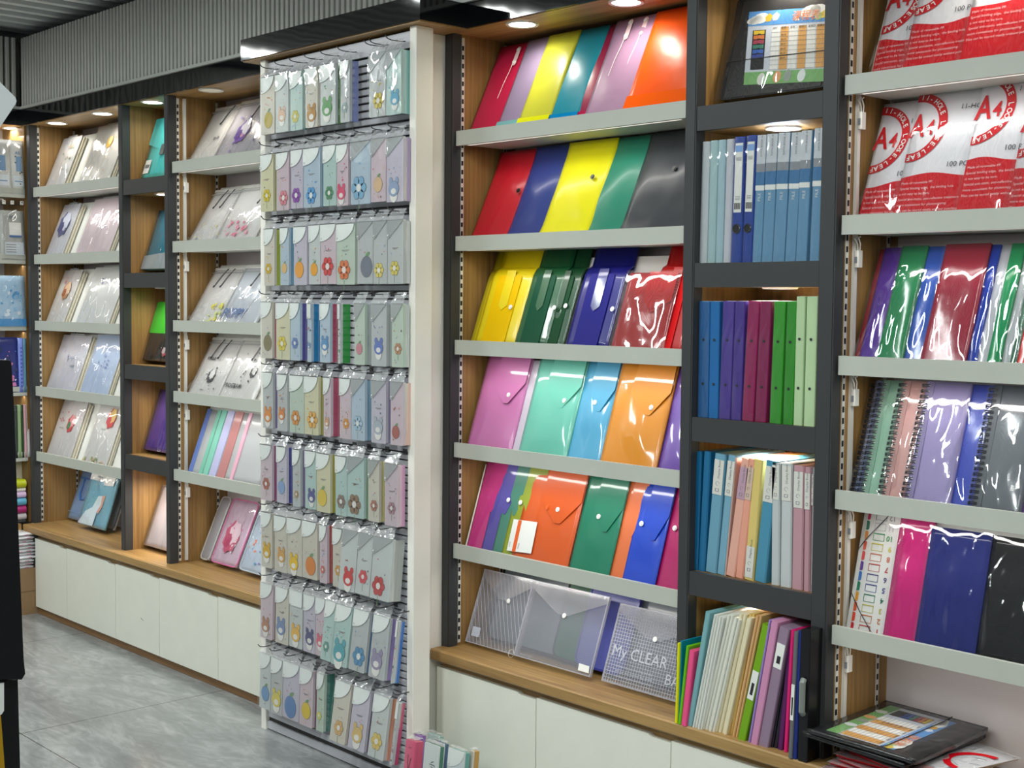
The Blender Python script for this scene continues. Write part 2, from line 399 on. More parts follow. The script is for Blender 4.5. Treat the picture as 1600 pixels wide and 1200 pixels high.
ZL = [2.028, 1.706, 1.386, 1.066, .748]           # lip tops, bay of coloured folders
ZD = [2.036, 1.713, 1.385, 1.068, .744]           # bay of packs and notebooks
ZB = [2.058, 1.739, 1.420, 1.132, .812]           # bay left of the pegboard
ZC = [2.030, 1.712, 1.397, 1.083, .768]           # far bay
YBA = [2.752, 2.762, 2.775, 2.752, 2.752]; YBD = 2.768; LEANA = [25, 25, 20, 18, 18]; LEAND = [20, 20, 21, 18, 14]; LEANB = [30, 31, 31, 28, 20]; LEANC = [22, 22, 22, 20, 20]
bay('open oak-sided bay of coloured plastic folders, right of the pegboard', -3.19, -2.265, (-3.225, -3.19), None)
bay('oak-sided bay of red and white packs and notebooks at the right edge', -1.80, -.87, None, (-.868, -.83), ZD)
bay('oak-sided bay of cord-tied clear folders beside the pegboard', -4.955, -4.05, None, None, ZB)
bay('far oak-sided bay full of clear bags, next to the corner', -6.29, -5.392, (-6.326, -6.29), None)
ordn = ['top', 'second', 'third', 'fourth', 'lowest']
for zs, ls, x0, x1, nm in ((ZL, LEANA, -3.19, -2.265, 'bay of coloured folders'), (ZD, LEAND, -1.80, -.87, 'right-hand bay of packs and notebooks'),
                           (ZB, LEANB, -4.955, -4.05, 'bay beside the pegboard'), (ZC, LEANC, -6.29, -5.392, 'far bay near the corner')):
    for i, (z, l) in enumerate(zip(zs, ls)):
        lip_shelf('grey-white lipped metal shelf, %s in the %s' % (ordn[i], nm), x0, x1, z, l, grp='lipped shelves of the '+nm, power=.6 if x0 > -4 else .6, yb=YBA[i] if zs is ZL else YBD if zs is ZD else 2.768 if zs is ZB else 2.78)
# the two dark towers
def tower(label, p0, p1, rails, lights):
    x0, x1 = p0[1], p1[0]
    t = thing('cubby_tower', label, 'shelving', ((x0+x1)/2, 2.85, .42)); t0 = t.location.copy()
    def b(M, nm, par=None): o = M.build(nm, par or t); o.location = -t0 if par is None else (0, 0, 0); return o
    for p in (p0, p1): M = MB(); upright(M, *p); b(M, 'upright')
    M = MB(); M.box(x0-.012, x0+.001, 2.735, 2.965, .42, ZS, OAKZ); b(M, 'side_panel')
    M = MB(); M.box(x1-.001, x1+.012, 2.735, 2.965, .42, ZS, OAKZ); b(M, 'side_panel')
    M = MB(); M.box(x0, x1, 2.965, 2.98, .42, ZS, OAKZ); b(M, 'back_panel')
    for z in rails:
        M = MB(); M.bbox(x0+.0005, x1-.0005, 2.701, 2.716, z-.062, z, STEEL, .001); r = b(M, 'cross_rail')
        M = MB(); M.box(x0+.001, x1-.001, 2.716, 2.96, z-.060, z-.001, OAKX); M.build('shelf_board', r)
    return t
T1, T2 = (-2.263, -2.227), (-1.847, -1.803)
RT1 = [2.006, 1.608, 1.212, .810]
tower('charcoal-framed cubby tower of binders, between the two near bays', T1, T2, RT1, 0)
U1, U2 = (-5.39, -5.352), (-4.992, -4.957)
RT2 = [2.006, 1.614, 1.226, .839]
tower('narrow charcoal-framed cubby tower between the two far bays', U1, U2, RT2, 0)
for i, z in enumerate(RT1):
    downlight(-2.03, 2.80, z-.0602, ['cool round downlight over the pale blue box files', 'round downlight over the coloured ring binders', 'round downlight over the display books', 'round downlight over the file folders on the counter'][i], LAMPC if i == 0 else LAMPW, 1.3 if i < 2 else 4.5, (.82, .88, 1) if i == 0 else (1, .93, .82), .045, 'round downlights inside the near tower')
for i, z in enumerate(RT2):
    downlight(-5.17, 2.80, z-.0602, ['round downlight over the teal wrapped folder', 'round downlight over the green and black bag', 'round downlight over the purple wrapped folder', 'round downlight over the pale bag on the counter'][i], None, .5 if i < 3 else 1.4, (1, .9, .78), .045, 'round downlights inside the far tower')

# counters and cabinets
def counter(label, x0, x1):
    t = MB(); yy = 2.648
    t.prism([(x0, yy+.004, .385), (x0, yy, .389), (x0, yy, .416), (x0, yy+.004, .42), (x0, 3.0, .42), (x0, 3.0, .385)], (x1-x0, 0, 0), OAKX)
    o = t.build('counter_top', None, ((x0+x1)/2, 2.82, .385)); return tag(o, label, 'counter')
counter('oak counter top under the near bays, its left end by the pegboard', -3.218, -.80)
counter('oak counter top under the far bays, left of the pegboard', -6.30, -4.03)
def cabinet(label, edges, ztops=None):
    x0, x1 = edges[0], edges[-1]
    t = thing('base_cabinet', label, 'cabinet', ((x0+x1)/2, 2.69, 0)); t0 = t.location.copy()
    M = MB(); M.box(x0, x1, 2.686, 2.99, .0, .385, WHITE); M.box(x0, x1, 2.683, 2.686, .3, .385, OAKX); o = M.build('carcass', t); o.location = -t0
    M = MB(); M.box(x0, x1, 2.678, 2.686, 0, .05, KICK); o = M.build('plinth', t); o.location = -t0
    for a, b in zip(edges, edges[1:]):
        M = MB(); zt = .361; zb = .036; g = .0015; c = b-.07
        pts = [(a+g, zb), (b-g, zb), (b-g, zt-.004), (c+.0, zt-.004), (c-.012, zt+.002), (a+g, zt+.002)]
        M.plate(pts, 2.664, .018, DOOR); o = M.build('door', t); o.location = -t0
        if 'scuff' in label and a < -5: M = MB(); q = at_y(222, 968, 2.664); M.prism([(q.x-.012, 2.6636, q.z+.004), (q.x+.012, 2.6636, q.z-.004), (q.x+.013, 2.6636, q.z-.002), (q.x-.011, 2.6636, q.z+.006)], (0, .0006, 0), INKG); o2 = M.build('scuff_mark', o)
cabinet('cream base cabinet of two doors right of the pegboard', [-3.205, -2.755, -2.246])
cabinet('cream base cabinet under the binder tower', [-2.246, -1.75])
cabinet('cream base cabinet under the right-hand bay', [-1.75, -1.28, -.81])
cabinet('cream base cabinet in the far corner, narrow door and wide door', [-6.20, -5.857, -5.377])
cabinet('cream base cabinet of two doors with a small scuff, under the far bays', [-5.377, -4.99, -4.525])
cabinet('cream base cabinet ending at the pegboard', [-4.525, -4.03])

# ---------------------------------------------------------------- pegboard rack
PX0, PX1 = -3.985, -3.194
t = thing('pegboard_rack', 'tall white slatted display rack hung with pencil pouches', 'display rack', (-3.59, 2.6, 0)); t0 = t.location.copy()
def b(M, nm): o = M.build(nm, t); o.location = -t0; return o
M = MB(); sl = plain('slat_panel_metal', (196, 196, 202), .42, .1)
M.box(PX0, PX1, 2.572, 2.58, .0, 2.30, DARK); z = .01
while z < 2.285:
    M.prism([(PX0, 2.558, z), (PX0, 2.556, z+.014), (PX0, 2.564, z+.018), (PX0, 2.571, z+.018), (PX0, 2.571, z)], (PX1-PX0, 0, 0), sl); z += .0235
b(M, 'slat_panel')
M = MB(); M.box(PX0, PX1, 2.548, 2.572, 2.27, 2.312, sl); M.box(PX0, PX1, 2.545, 2.548, 2.262, 2.274, sl); b(M, 'top_rail')
M = MB(); M.box(PX0, PX1, 2.542, 2.57, .004, .03, sl); M.box(PX0, PX1, 2.546, 2.57, .045, .066, sl); M.box(PX0, PX1, 2.55, 2.57, .03, .045, FLUTED); b(M, 'bottom_rail')
M = MB(); M.bbox(PX1, PX1+.031, 2.535, 2.60, 0, ZS-.004, PANEL, .002); b(M, 'stile')
M = MB(); M.bbox(PX0-.03, PX0, 2.535, 2.60, 0, ZS-.004, PANEL, .002); b(M, 'stile')
M = MB(); M.box(-3.245, -3.226, 2.60, 2.70, 0, ZS-.004, PANEL); M.box(-3.245, -3.194, 2.575, 2.60, 0, ZS-.004, PANEL); b(M, 'end_panel')
M = MB(); M.box(-4.03, -4.016, 2.60, 2.96, 0, ZS-.004, PANEL); b(M, 'end_panel')
# ---------------------------------------------------------------- goods: helpers
def on_lean(px, py, zl, lean, off=0., x0=0., yb=2.735):
    """point of a photo ray on a leaning plane -> (x - x0, distance up the slope)"""
    l = math.radians(lean); n = V((0, -math.cos(l), math.sin(l))); P0 = V((0, yb, zl-.03))+n*off
    d = at_y(px, py, 1.0)-V((0, 0, EYE)); t = (P0-V((0, 0, EYE))).dot(n)/d.dot(n); p = V((0, 0, EYE))+d*t
    return p.x-x0, (p-P0).dot(V((0, math.sin(l), math.cos(l))))
class Lean:
    """a leaning row: makes things whose local frame is x right, z up the slope, -y toward the aisle"""
    def __init__(s, zl, lean, yb=2.735, xmin=-9): s.zl, s.lean, s.yb, s.xmin = zl, lean, yb, xmin
    def start(s, name, label, cat, xl, xr, y, off=0., group=None, tilt=0, yb2=None):
        """xl, xr: photo columns of the two bottom corners at row y"""
        a = on_lean(xl, y, s.zl, s.lean, off, 0, s.yb)[0]; b = on_lean(xr, yb2 or y, s.zl, s.lean, off, 0, s.yb)[0]
        a = max(a, s.xmin); l = math.radians(s.lean)
        loc = V((a, s.yb-off*math.cos(l), s.zl-.03+off*math.sin(l)))
        t = thing(name, label, cat, loc, rx=-l, ry=tilt, group=group)
        s.a = a; s.off = off; return t, b-a
    def p(s, px, py): return on_lean(px, py, s.zl, s.lean, s.off, s.a, s.yb)
def rrect(x0, x1, z0, z1, r, n=3):
    P = []
    for cx, cz, a0 in ((x1-r, z1-r, 0), (x0+r, z1-r, 90), (x0+r, z0+r, 180), (x1-r, z0+r, 270)):
        for k in range(n+1):
            a = math.radians(a0+90*k/n); P.append((cx+r*math.cos(a), cz+r*math.sin(a)))
    return P
def sheet(M, x0, x1, z0, z1, t, mat, bulge=.004, wav=.0015, seed=0, nu=14, nv=18, back=True, bot=0., top=0., amp2=0):
    """soft plastic sheet or filled sleeve: front bulges toward -y"""
    def P(u, v):
        x = x0+(x1-x0)*u; z = z0+(z1-z0)*v
        e = min(1, 6*min(u, 1-u))*min(1, 6*min(v, 1-v))
        y = -t-bulge*math.sin(math.pi*u)**.6*math.sin(math.pi*v)**.6-e*wav*(noise.noise(V((x*14+seed, z*9, seed*1.7)))*1.6)
        y -= e*amp2*abs(noise.noise(V((x*30-seed, z*14, seed))))
        y -= bot*max(0, 1-v*5)**2+top*max(0, v*5-4)**2
        return (x, min(y, -t-.0003), z)
    M.grid(P, nu, nv, mat, t if back else 0)
def snap(t, x, z, y, mat=None, r=.0075):
    M = MB(); mat = mat or SNAP
    M.disc(0, 0, 0, r, r, mat, .0015, 16); M.disc(0, 0, -.0015, r*.62, r*.62, mat, .0015, 12)
    o = M.build('snap_button', t); o.location = (x, y, z); return o
def wrap(t, w, h, th, seed=0, mat=None, ov=.004, amp=.004, top=.0):
    """loose clear packing film over the front of a thing"""
    M = MB(); sheet(M, -ov, w+ov, -.001, h+ov+top, th+.002, mat or CLEAR, .004, .003, seed, 16, 20, back=False, amp2=amp)
    return M.build('clear_wrap', t, None, True)
def env(L, label, xl, xr, y, h, rgb, off=0., t=.006, snaps=(), flap=None, mat=None, bulge=.004, w=False, name='document_pocket', cat='document pocket', seed=None, wav=.0015, group=None, parts=None, bot=0, top=0, rough=.2):
    T, ww = L.start(name, label, cat, xl, xr, y, off, group)
    seed = seed if seed is not None else xl*.37
    m = mat or vinyl(rgb, rough)
    M = MB(); sheet(M, 0, ww, 0, h, t, m, bulge, wav, seed, bot=bot, top=top); M.build('sleeve', T, None, True)
    if flap:
        # rounded or pointed closing flap lying over the upper front
        kind, fh, fm = flap; M = MB()
        if kind == 'v': pts = [(0, h), (0, h-.03), (ww*.44, h-fh), (ww*.56, h-fh), (ww, h-.03), (ww, h)]
        elif kind == 's': pts = [(ww, h), (0+ww*.35, h), (ww*.30, h-fh*.62), (ww*.62, h-fh), (ww*.72, h-fh), (ww, h-fh*.55)]
        elif kind == 'f': pts = rrect(0, ww, h-fh, h, .012)
        M.plate(pts, -t-bulge-.0028, .0012, fm or m); M.build('flap', T)
    for q in snaps:
        sx, sz = L.p(*q[:2]); snap(T, sx, sz, -t-bulge-.003, q[2] if len(q) > 2 else None)
    if w: wrap(T, ww, h, t+bulge*.6, seed)
    if parts: parts(T, ww, L)
    return T

# ---------------------------------------------------------------- bay of coloured folders
FG = 'coloured document pockets in the bay right of the pegboard'
TOPR = dict(rough=.34)
La = [Lean(z, l, y, -3.178) for z, l, y in zip(ZL, LEANA, YBA)]
def string_tie(px, py, dx=0):
    """white two-disc string closure"""
    def f(T, ww, L):
        x, z = L.p(px, py); y = -.014
        M = MB(); M.plate(rrect(x-.008, x+.008, z-.055, z+.012, .0078, 4), y, .001, plain('milky_tie_plate', (232, 205, 208), .3))
        for dz in (0, -.043): M.disc(x, z+dz, y, .006, .006, SNAP, .003)
        M.tube([(x, y-.003, z-.043), (x-.004, y-.002, z-.08), (x-.012, y-.001, z-.12), (x-.016, y, z-.17)], .0008, SNAP, 5)
        M.build('string_closure', T)
    return f
def band(rgb, h=.045):
    def f(T, ww, L):
        M = MB(); M.plate([(0, .012), (ww, .012), (ww, h), (0, h)], -.0125, .001, vinyl(rgb, .2)); M.build('bottom_gusset', T)
    return f
L = La[0]
env(L, 'crimson string-tie document bag at the left end of the top shelf', 724, 786, 202, .335, (184, 30, 68), 0, parts=string_tie(815, 82), group=FG, rough=.34)
env(L, 'mauve-grey clear zip bag with a teal bottom edge, top shelf', 780, 820, 197, .335, (148, 130, 160), .006, mat=tinted((150, 134, 164), .85), parts=band((110, 165, 168)), group=FG, rough=.34)
env(L, 'lime yellow zip bag with a bright glare spot, top shelf', 813, 860, 190, .335, (188, 188, 58), .010, parts=band((216, 218, 20)), group=FG, rough=.34)
env(L, 'teal blue zip bag beside the lime one, top shelf', 856, 905, 184, .335, (24, 134, 152), .006, parts=band((0, 128, 186)), group=FG, rough=.34)
env(L, 'dark maroon zip bag, only a narrow strip showing, top shelf', 897, 935, 178, .335, (140, 28, 66), .003, parts=band((172, 20, 70)), group=FG, rough=.34)
env(L, 'dusty pink string-tie bag half behind the orange one, top shelf', 975, 1012, 168, .335, (206, 132, 162), .008, parts=string_tie(1014, 36), group=FG, rough=.34)
env(L, 'lilac-grey string-tie document bag with clear piping, top shelf', 918, 986, 175, .335, (158, 124, 152), .014, parts=string_tie(990, 40), group=FG, rough=.34)
env(L, 'bright orange string-tie bag at the right end of the top shelf', 980, 1075, 165, .335, (234, 84, 12), .019, parts=band((240, 92, 6), .062), group=FG, rough=.34, snaps=())
L = La[1]
def blade(T, ww, L): pass
bst = dict(t=.003, bulge=.012, wav=.003, bot=.012, top=.006, group=FG, rough=.3)
env(L, 'pale board-like folder edge showing left of the red file, second shelf', 727, 755, 364, .325, (226, 220, 214), 0, t=.003, bulge=.001, group=FG)
env(L, 'plain red soft file folder at the left of the second shelf', 741, 800, 362, .325, (180, 26, 40), .004, snaps=[(816, 302, DARK)], **bst)
env(L, 'navy blue soft file folder on the second shelf', 796, 853, 362, .325, (44, 58, 122), .009, **bst)
env(L, 'bright yellow soft file folder with a dark snap, second shelf', 847, 922, 359, .325, (224, 216, 20), .014, snaps=[(932, 281, DARK)], **bst)
env(L, 'sea green soft file folder on the second shelf', 917, 979, 356, .325, (44, 128, 104), .009, **bst)
env(L, 'charcoal soft file folder with a rounded flap and black snap, second shelf', 973, 1078, 353, .325, (62, 64, 68), .014, snaps=[(1060, 268, DARK)], **bst)
L = La[2]
def puff(label, xl, xr, y, rgb, off, snaps, inner=None, h=.268, deep=.028, **k):
    """stack-thick snap envelope whose closed front bulges; a flat rear flap rises behind it"""
    T, ww = L.start('document_envelope', label, 'document envelope', xl, xr, y, off, FG)
    m = film('deep_film_%d_%d_%d' % rgb, rgb, .96, .09, 5, .2, .2)
    M = MB(); sheet(M, 0, ww, h-.04, h+.075, .003, vinyl(tuple(int(c*.82) for c in rgb), .15), .001, .002, xl, 8, 8); M.build('rear_flap', T, None, True)
    def P(u, v):
        x = ww*u; z = h*v; s = min(1, (1-v)*7)**.5*min(1, v*9+.4)
        return (x, -.004-deep*s*(.75+.25*math.sin(math.pi*u))-.0015*noise.noise(V((x*20, z*12, xl))), z)
    M = MB(); M.grid(P, 14, 22, m, .004)
    M.build('sleeve', T, None, True)
    M = MB(); c = inner or tuple(min(255, int(v*1.1+8)) for v in rgb); r = rrect(ww*.2, ww*.78, .012, h-.035, .01)
    M.plate(r, -.0045-deep, .001, plain('matte_pocket_%d_%d_%d' % tuple(c), tuple(c), .45, spec=.12)); M.build('front_panel', T)
    M = MB(); y0 = -.0065-deep
    M.plate([(ww*.40, h-.02), (ww*.40, h*.5), (ww*.5, h*.44), (ww*.62, h*.5), (ww*.62, h-.02)], y0, .001, m); M.build('flap', T)
    for q in snaps:
        # the snap sits on the bulged front, so measure on that plane
        sx, sz = on_lean(q[0], q[1], L.zl, L.lean, off+deep+.006, L.a); snap(T, sx, sz, y0-.0005)
    return T
puff('olive yellow snap envelope peeking out left of the bright yellow one, third shelf', 736, 775, 531, (176, 158, 14), 0, [], h=.262, deep=.012)
puff('bright yellow glossy snap envelope on the third shelf', 752, 815, 533, (232, 208, 8), .004, [(783, 480)], (228, 184, 4))
puff('dark green glossy snap envelope, rear one of two, third shelf', 848, 888, 538, (8, 70, 36), .002, [(869, 478)], (8, 64, 34), deep=.020)
puff('dark green glossy snap envelope in front of its twin, third shelf', 812, 863, 536, (10, 84, 46), .008, [(851, 481)], (12, 72, 48), deep=.022)
puff('deep blue glossy snap envelope on the third shelf', 894, 960, 540, (14, 14, 118), .006, [(942, 483)], (26, 24, 120))
puff('bright red snap envelope behind the wrapped red one, right end of the third shelf', 1010, 1075, 544, (196, 10, 16), .002, [], h=.27)
def redwrap():
    T, ww = L.start('document_envelope', 'wrapped red snap envelope with large white glare, front of the third shelf', 'document envelope', 957, 1040, 545, .030, FG)
    M = MB(); sheet(M, 0, ww, 0, .235, .006, vinyl((176, 14, 20), .1), .006, .003, 3.1, 14, 18); M.build('sleeve', T, None, True)
    M = MB(); M.plate([(ww*.95, .235), (ww*.42, .235), (ww*.42, .15), (ww*.62, .115), (ww*.95, .15)], -.0145, .001, vinyl((190, 20, 26), .08)); M.build('flap', T)
    snap(T, ww*.62, .135, -.0152, RED, .009); wrap(T, ww, .235, .013, 4.4, film('wrap_strong', (255, 230, 230), .04, .05, 7, .8, .8, ridged=True), amp=.006)
redwrap()
L = La[3]
def pastel(label, xl, xr, y, rgb, off, sn, **k):
    m = film('pastel_film_%d_%d_%d' % rgb, rgb, .93, .08, 6, .5, .4, rgb)
    return env(L, label, xl, xr, y, k.pop('h', .312), rgb, off, .006, sn, ('s', .15, m), m, .006, group=FG, wav=.004, **k)
pastel('orchid pink snap envelope at the left of the fourth shelf', 732, 803, 696, (206, 120, 178), .004, [(800, 619)])
env(L, 'white card edge between the pink and mint envelopes, fourth shelf', 795, 816, 702, .305, (206, 196, 210), .001, t=.004, bulge=0, group=FG)
pastel('mint green snap envelope on the fourth shelf', 813, 890, 703, (108, 198, 176), .008, [(887, 628)])
pastel('sky blue snap envelope on the fourth shelf', 886, 942, 714, (84, 172, 212), .003, [(935, 631)])
pastel('violet snap envelope peeking out at the right end of the fourth shelf', 1026, 1075, 732, (122, 86, 178), .001, [])
pastel('amber snap envelope with looping wrapper glare, fourth shelf', 940, 1030, 720, (226, 142, 10), .012, [(1023, 639)])
L = La[4]
def thin(label, xl, xr, y, rgb, off, sn, a=.86, **k):
    m = film('thin_film_%d_%d_%d' % rgb, rgb, a, .09, 6, .4, .32, rgb)
    k.setdefault('flap', ('s', .16, film('thin_film_%d_%d_%d' % rgb, rgb, a, .09, 6, .4, .32, rgb)))
    return env(L, label, xl, xr, y, .298, rgb, off, .002, sn, None if k.pop('noflap', 0) else k.pop('flap'), m, .002, group=FG, wav=.002, **k)
env(L, 'white card edge at the left end of the lowest lipped shelf', 722, 736, 850, .285, (228, 222, 216), 0, t=.003, bulge=0, group=FG)
thin('magenta thin snap envelope at the left of the lowest lipped shelf', 730, 768, 853, (204, 58, 134), .002, [(771, 678)])
thin('periwinkle thin snap envelope next to the magenta one', 753, 789, 857, (92, 84, 172), .005, [])
thin('teal green thin snap envelope between periwinkle and lime', 770, 803, 860, (70, 138, 118), .008, [(797, 782)])
thin('lime green thin snap envelope beside the wide orange one', 785, 830, 862, (150, 166, 40), .011, [(816, 786)])
def card(T, ww, L):
    M = MB(); q = [L.p(*p) for p in ((795, 861), (833, 866), (843, 817), (806, 812))]
    M.plate(q, -.0095, .0008, PAPER); c = plain('pack_orange', (226, 96, 30), .4)
    a = [(q[0][0]*(1-k)+q[1][0]*k, q[0][1]) for k in (.22, .36)]; d = [(q[3][0]*(1-k)+q[2][0]*k, q[3][1]) for k in (.36, .22)]
    M.plate(a+d, -.0103, .0006, c)
    for k in (.10, .52): M.text('ooo', q[0][0]+.092*k, q[0][1]+.012, -.0104, .010, INKG, rot=math.pi/2-.02)
    M.build('price_card', T)
thin('wide orange snap envelope with a white price card, lowest lipped shelf', 801, 893, 864, (224, 92, 20), .015, [(858, 794, plain('pack_orange', (226, 96, 30), .4)), (874, 797)], parts=card)
thin('emerald green snap envelope on the lowest lipped shelf', 890, 955, 888, (0, 118, 88), .018, [(938, 808)], .97)
thin('pale orange snap envelope between the emerald and royal blue ones', 950, 985, 902, (222, 112, 60), .012, [], .95)
thin('royal blue snap envelope on the lowest lipped shelf', 973, 1026, 906, (0, 62, 188), .016, [(1005, 819)], .97)
thin('raspberry snap envelope at the right end of the lowest lipped shelf', 1022, 1076, 915, (176, 14, 96), .009, [(1057, 826)], .97)

# clear envelopes standing on the counter
Lc = Lean(.460, 20, 2.77)
def stripes(M, w, h, y, kind, mat):
    if kind == 'diag':
        k = -h*.5+.004
        while k < w:
            a0, a1 = max(k, 0), min(k+h*.5, w)
            z0 = (a0-k)/.5; z1 = (a1-k)/.5
            # lines falling to the right
            M.plate([(a0, h-z0), (a0+.0016, h-z0), (a1+.0016, h-z1), (a1, h-z1)], y, .0003, mat); k += .017
    else:
        x = .004
        while x < w: M.box(x, x+.0011, y-.0003, y, .002, h-.03, mat); x += .0095
        z = .004
        while z < h-.03: M.box(.002, w-.002, y-.0003, y, z, z+.0011, mat); z += .0095
def clear_env(label, xl, xr, y, h, off, sn, pat=None, writing=None, tick=None, yb=2.77, tint=(190, 192, 204), a=.22):
    Lq = Lean(.460, 20, yb, -3.178); T, w = Lq.start('clear_envelope', label, 'document envelope', xl, xr, y, off, 'clear envelopes standing on the counter')
    m = film('clear_env_%g' % a, tint, a, .16, 5, .5, .3)
    M = MB(); sheet(M, 0, w, 0, h, .004, m, .003, .002, xl*.1, 12, 12, back=False); M.build('sleeve', T, None, True)
    M = MB(); sheet(M, 0, w, 0, h, .0005, film('clear_env_back', tint, .14, .2, 4, .3, .12), 0, .001, xl*.2, 6, 6, back=False); M.build('rear_sheet', T, None, True)
    M = MB(); M.plate([(0, h), (0, h-.02), (w*.42, h-.082), (w*.55, h-.082), (w, h-.02), (w, h)], -.0085, .0006, film('clear_flap', (210, 210, 220), .16, .16, 6, .3, .3)); M.build('flap', T)
    M = MB(); e = film('clear_edge', (214, 214, 224), .38, .2, 5, .3, .3)
    M.box(0, .004, -.0085, 0, 0, h, e); M.box(w-.004, w, -.0085, 0, 0, h, e); M.box(0, w, -.0085, 0, 0, .003, e); M.box(0, w, -.009, 0, h-.004, h, e); M.build('seam', T)
    line = plain('pattern_line', (182, 182, 190), .4)
    if pat: M = MB(); stripes(M, w, h, -.0076, pat, line); M.build('printed_pattern', T)
    for s in sn: x, z = Lq.p(*s); snap(T, x, z, -.0095)
    if tick: M = MB(); q = [Lq.p(*p) for p in tick]; M.plate(q, -.0092, .0006, PAPER); M.build('price_tag', T)
    if writing:
        M = MB()
        M = writing(M, w, h, Lq, T); M.build('printed_lettering', T)
    return T
def w1(M, w, h, L, T):
    M.plate(rrect(.02, .055, .022, .052, .002), -.0086, .0004, film('hazy_label', (215, 220, 235), .6, .3, 5, .2, .1))
    x, z = L.p(800, 1028); M.build('printed_label', T); M = MB(); M.tube([(x+.012*math.cos(a*.5), -.0088, z+.012+.012*math.sin(a*.5)) for a in range(13)], .0005, PAPER, 4)
    x, z = L.p(815, 1024); M.build('printed_circle', T); M = MB(); M.text('PP POCKET', x, z, -.009, .010, line_mat(), rot=0)
    return M
def line_mat(): return plain('pattern_line', (182, 182, 190), .4)
def w3(M, w, h, L, T):
    x, z = L.p(958, 1024); m = plain('bright_line', (186, 188, 196), .4)
    M.text('My CLEAR', x, z, -.0092, .046, m); M.build('printed_lettering', T); M = MB(); x, z = L.p(1040, 1070); M.text('BAG', x, z, -.0092, .042, m); M.build('printed_lettering', T); M = MB()
    for k in range(3): x, z = L.p(965, 1042+k*8); M.text('A4 clear snap document bag, durable', x, z, -.0092, .009, m)
    return M
# dark-rimmed cases behind them, on the counter
def case(label, xl, xr, y, h, rgb, rim, off, yb):
    Lq = Lean(.460, 20, yb); T, w = Lq.start('document_case', label, 'document case', xl, xr, y, off, 'document cases behind the clear envelopes')
    M = MB(); M.plate(rrect(0, w, 0, h, .03, 5), -.012, .012, rgb); M.build('shell', T)
    M = MB(); P = rrect(0, w, 0, h, .03, 5); M.tube([(x, -.012, z) for x, z in P+P[:1]], .0035, rim, 6); M.build('piping', T)
GRYC = plain('dusky_case', (110, 122, 128), .25, coat=.4)
case('dusky grey document case with black piping behind the striped envelope', 764, 905, 1000, .285, GRYC, DARK, 0, 2.85)
case('dark green document case behind the middle clear envelope', 870, 935, 1010, .28, vinyl((20, 92, 58), .2), DARK, .006, 2.845)
case('violet-blue document case behind the middle clear envelope', 905, 985, 1020, .275, vinyl((92, 96, 170), .2), vinyl((60, 64, 150), .2), .012, 2.84)
case('grey document case with black piping behind the grid envelope', 968, 1100, 1035, .28, GRYC, DARK, .004, 2.85)
clear_env('clear snap envelope with diagonal white pinstripes, left end of the counter', 720, 815, 1008, .235, .0, [(798, 940)], 'diag', w1, yb=2.765)
clear_env('smoky clear snap envelope with a blank price tag, middle of the counter', 802, 930, 1036, .234, .010, [(885, 963)], None, None, [(906, 1048), (923, 1053), (924, 1042), (908, 1037)], yb=2.765)
clear_env('clear snap envelope with a white grid and outlined lettering, by the tower', 940, 1080, 1072, .225, .004, [(1027, 1000)], 'grid', w3, yb=2.765)
# ---------------------------------------------------------------- near tower: timetable case, box files, binders
def book_block(T, w, h, d, rgb, lab=None, spine_mat=None, rivets=(), r=.006):
    """upright book or file: rounded spine toward the viewer, covers and page block behind; local x right, y back, z up"""
    m = spine_mat or vinyl(rgb, .3)
    M = MB(); n = 5; pts = [(0, d, 0)]
    for k in range(n+1): a = math.pi*.5*k/n; pts.append((r-r*math.cos(a), r-r*math.sin(a), 0))
    for k in range(n+1): a = math.pi*.5*k/n; pts.append((w-r+r*math.sin(a), r-r*math.cos(a), 0))
    pts += [(w, d, 0)]
    M.prism(pts[::-1], (0, 0, h), m); M.build('cover', T)
    M = MB(); M.box(.0025, w-.0025, .012, d+.002, .004, h+.0006, PAPER); M.build('page_block', T)
    if rivets:
        for z in rivets:
            M = MB(); M.disc(w*.5, h*z, 0, .0034, .0034, CHROME, .0022, 12); M.build('rivet', T)
def spine_row(z, y, data, grp):
    """data: (x bottom-left px, x bottom-right px, row y px, x top-left px, row y px top, label, builder)"""
    for k, (xb, xr, yb, xt, yt, label, cat, name, fn) in enumerate(data):
        A = at_y(xb, yb, y); B = at_y(xr, yb, y); Tp = at_y(xt, yt, y)
        w = B.x-A.x-.0008; ht = max(.1, Tp.z-z); ang = math.atan2(Tp.x-A.x, ht)
        w -= .001; t = thing(name, label, cat, (A.x+.0012, y, z+w*abs(math.sin(ang))+.0003), ry=ang, group=grp); fn(t, w, math.hypot(ht, Tp.x-A.x))
def zc(px, py, f, s, ox, oy): return ox+px*s, oy+py*s
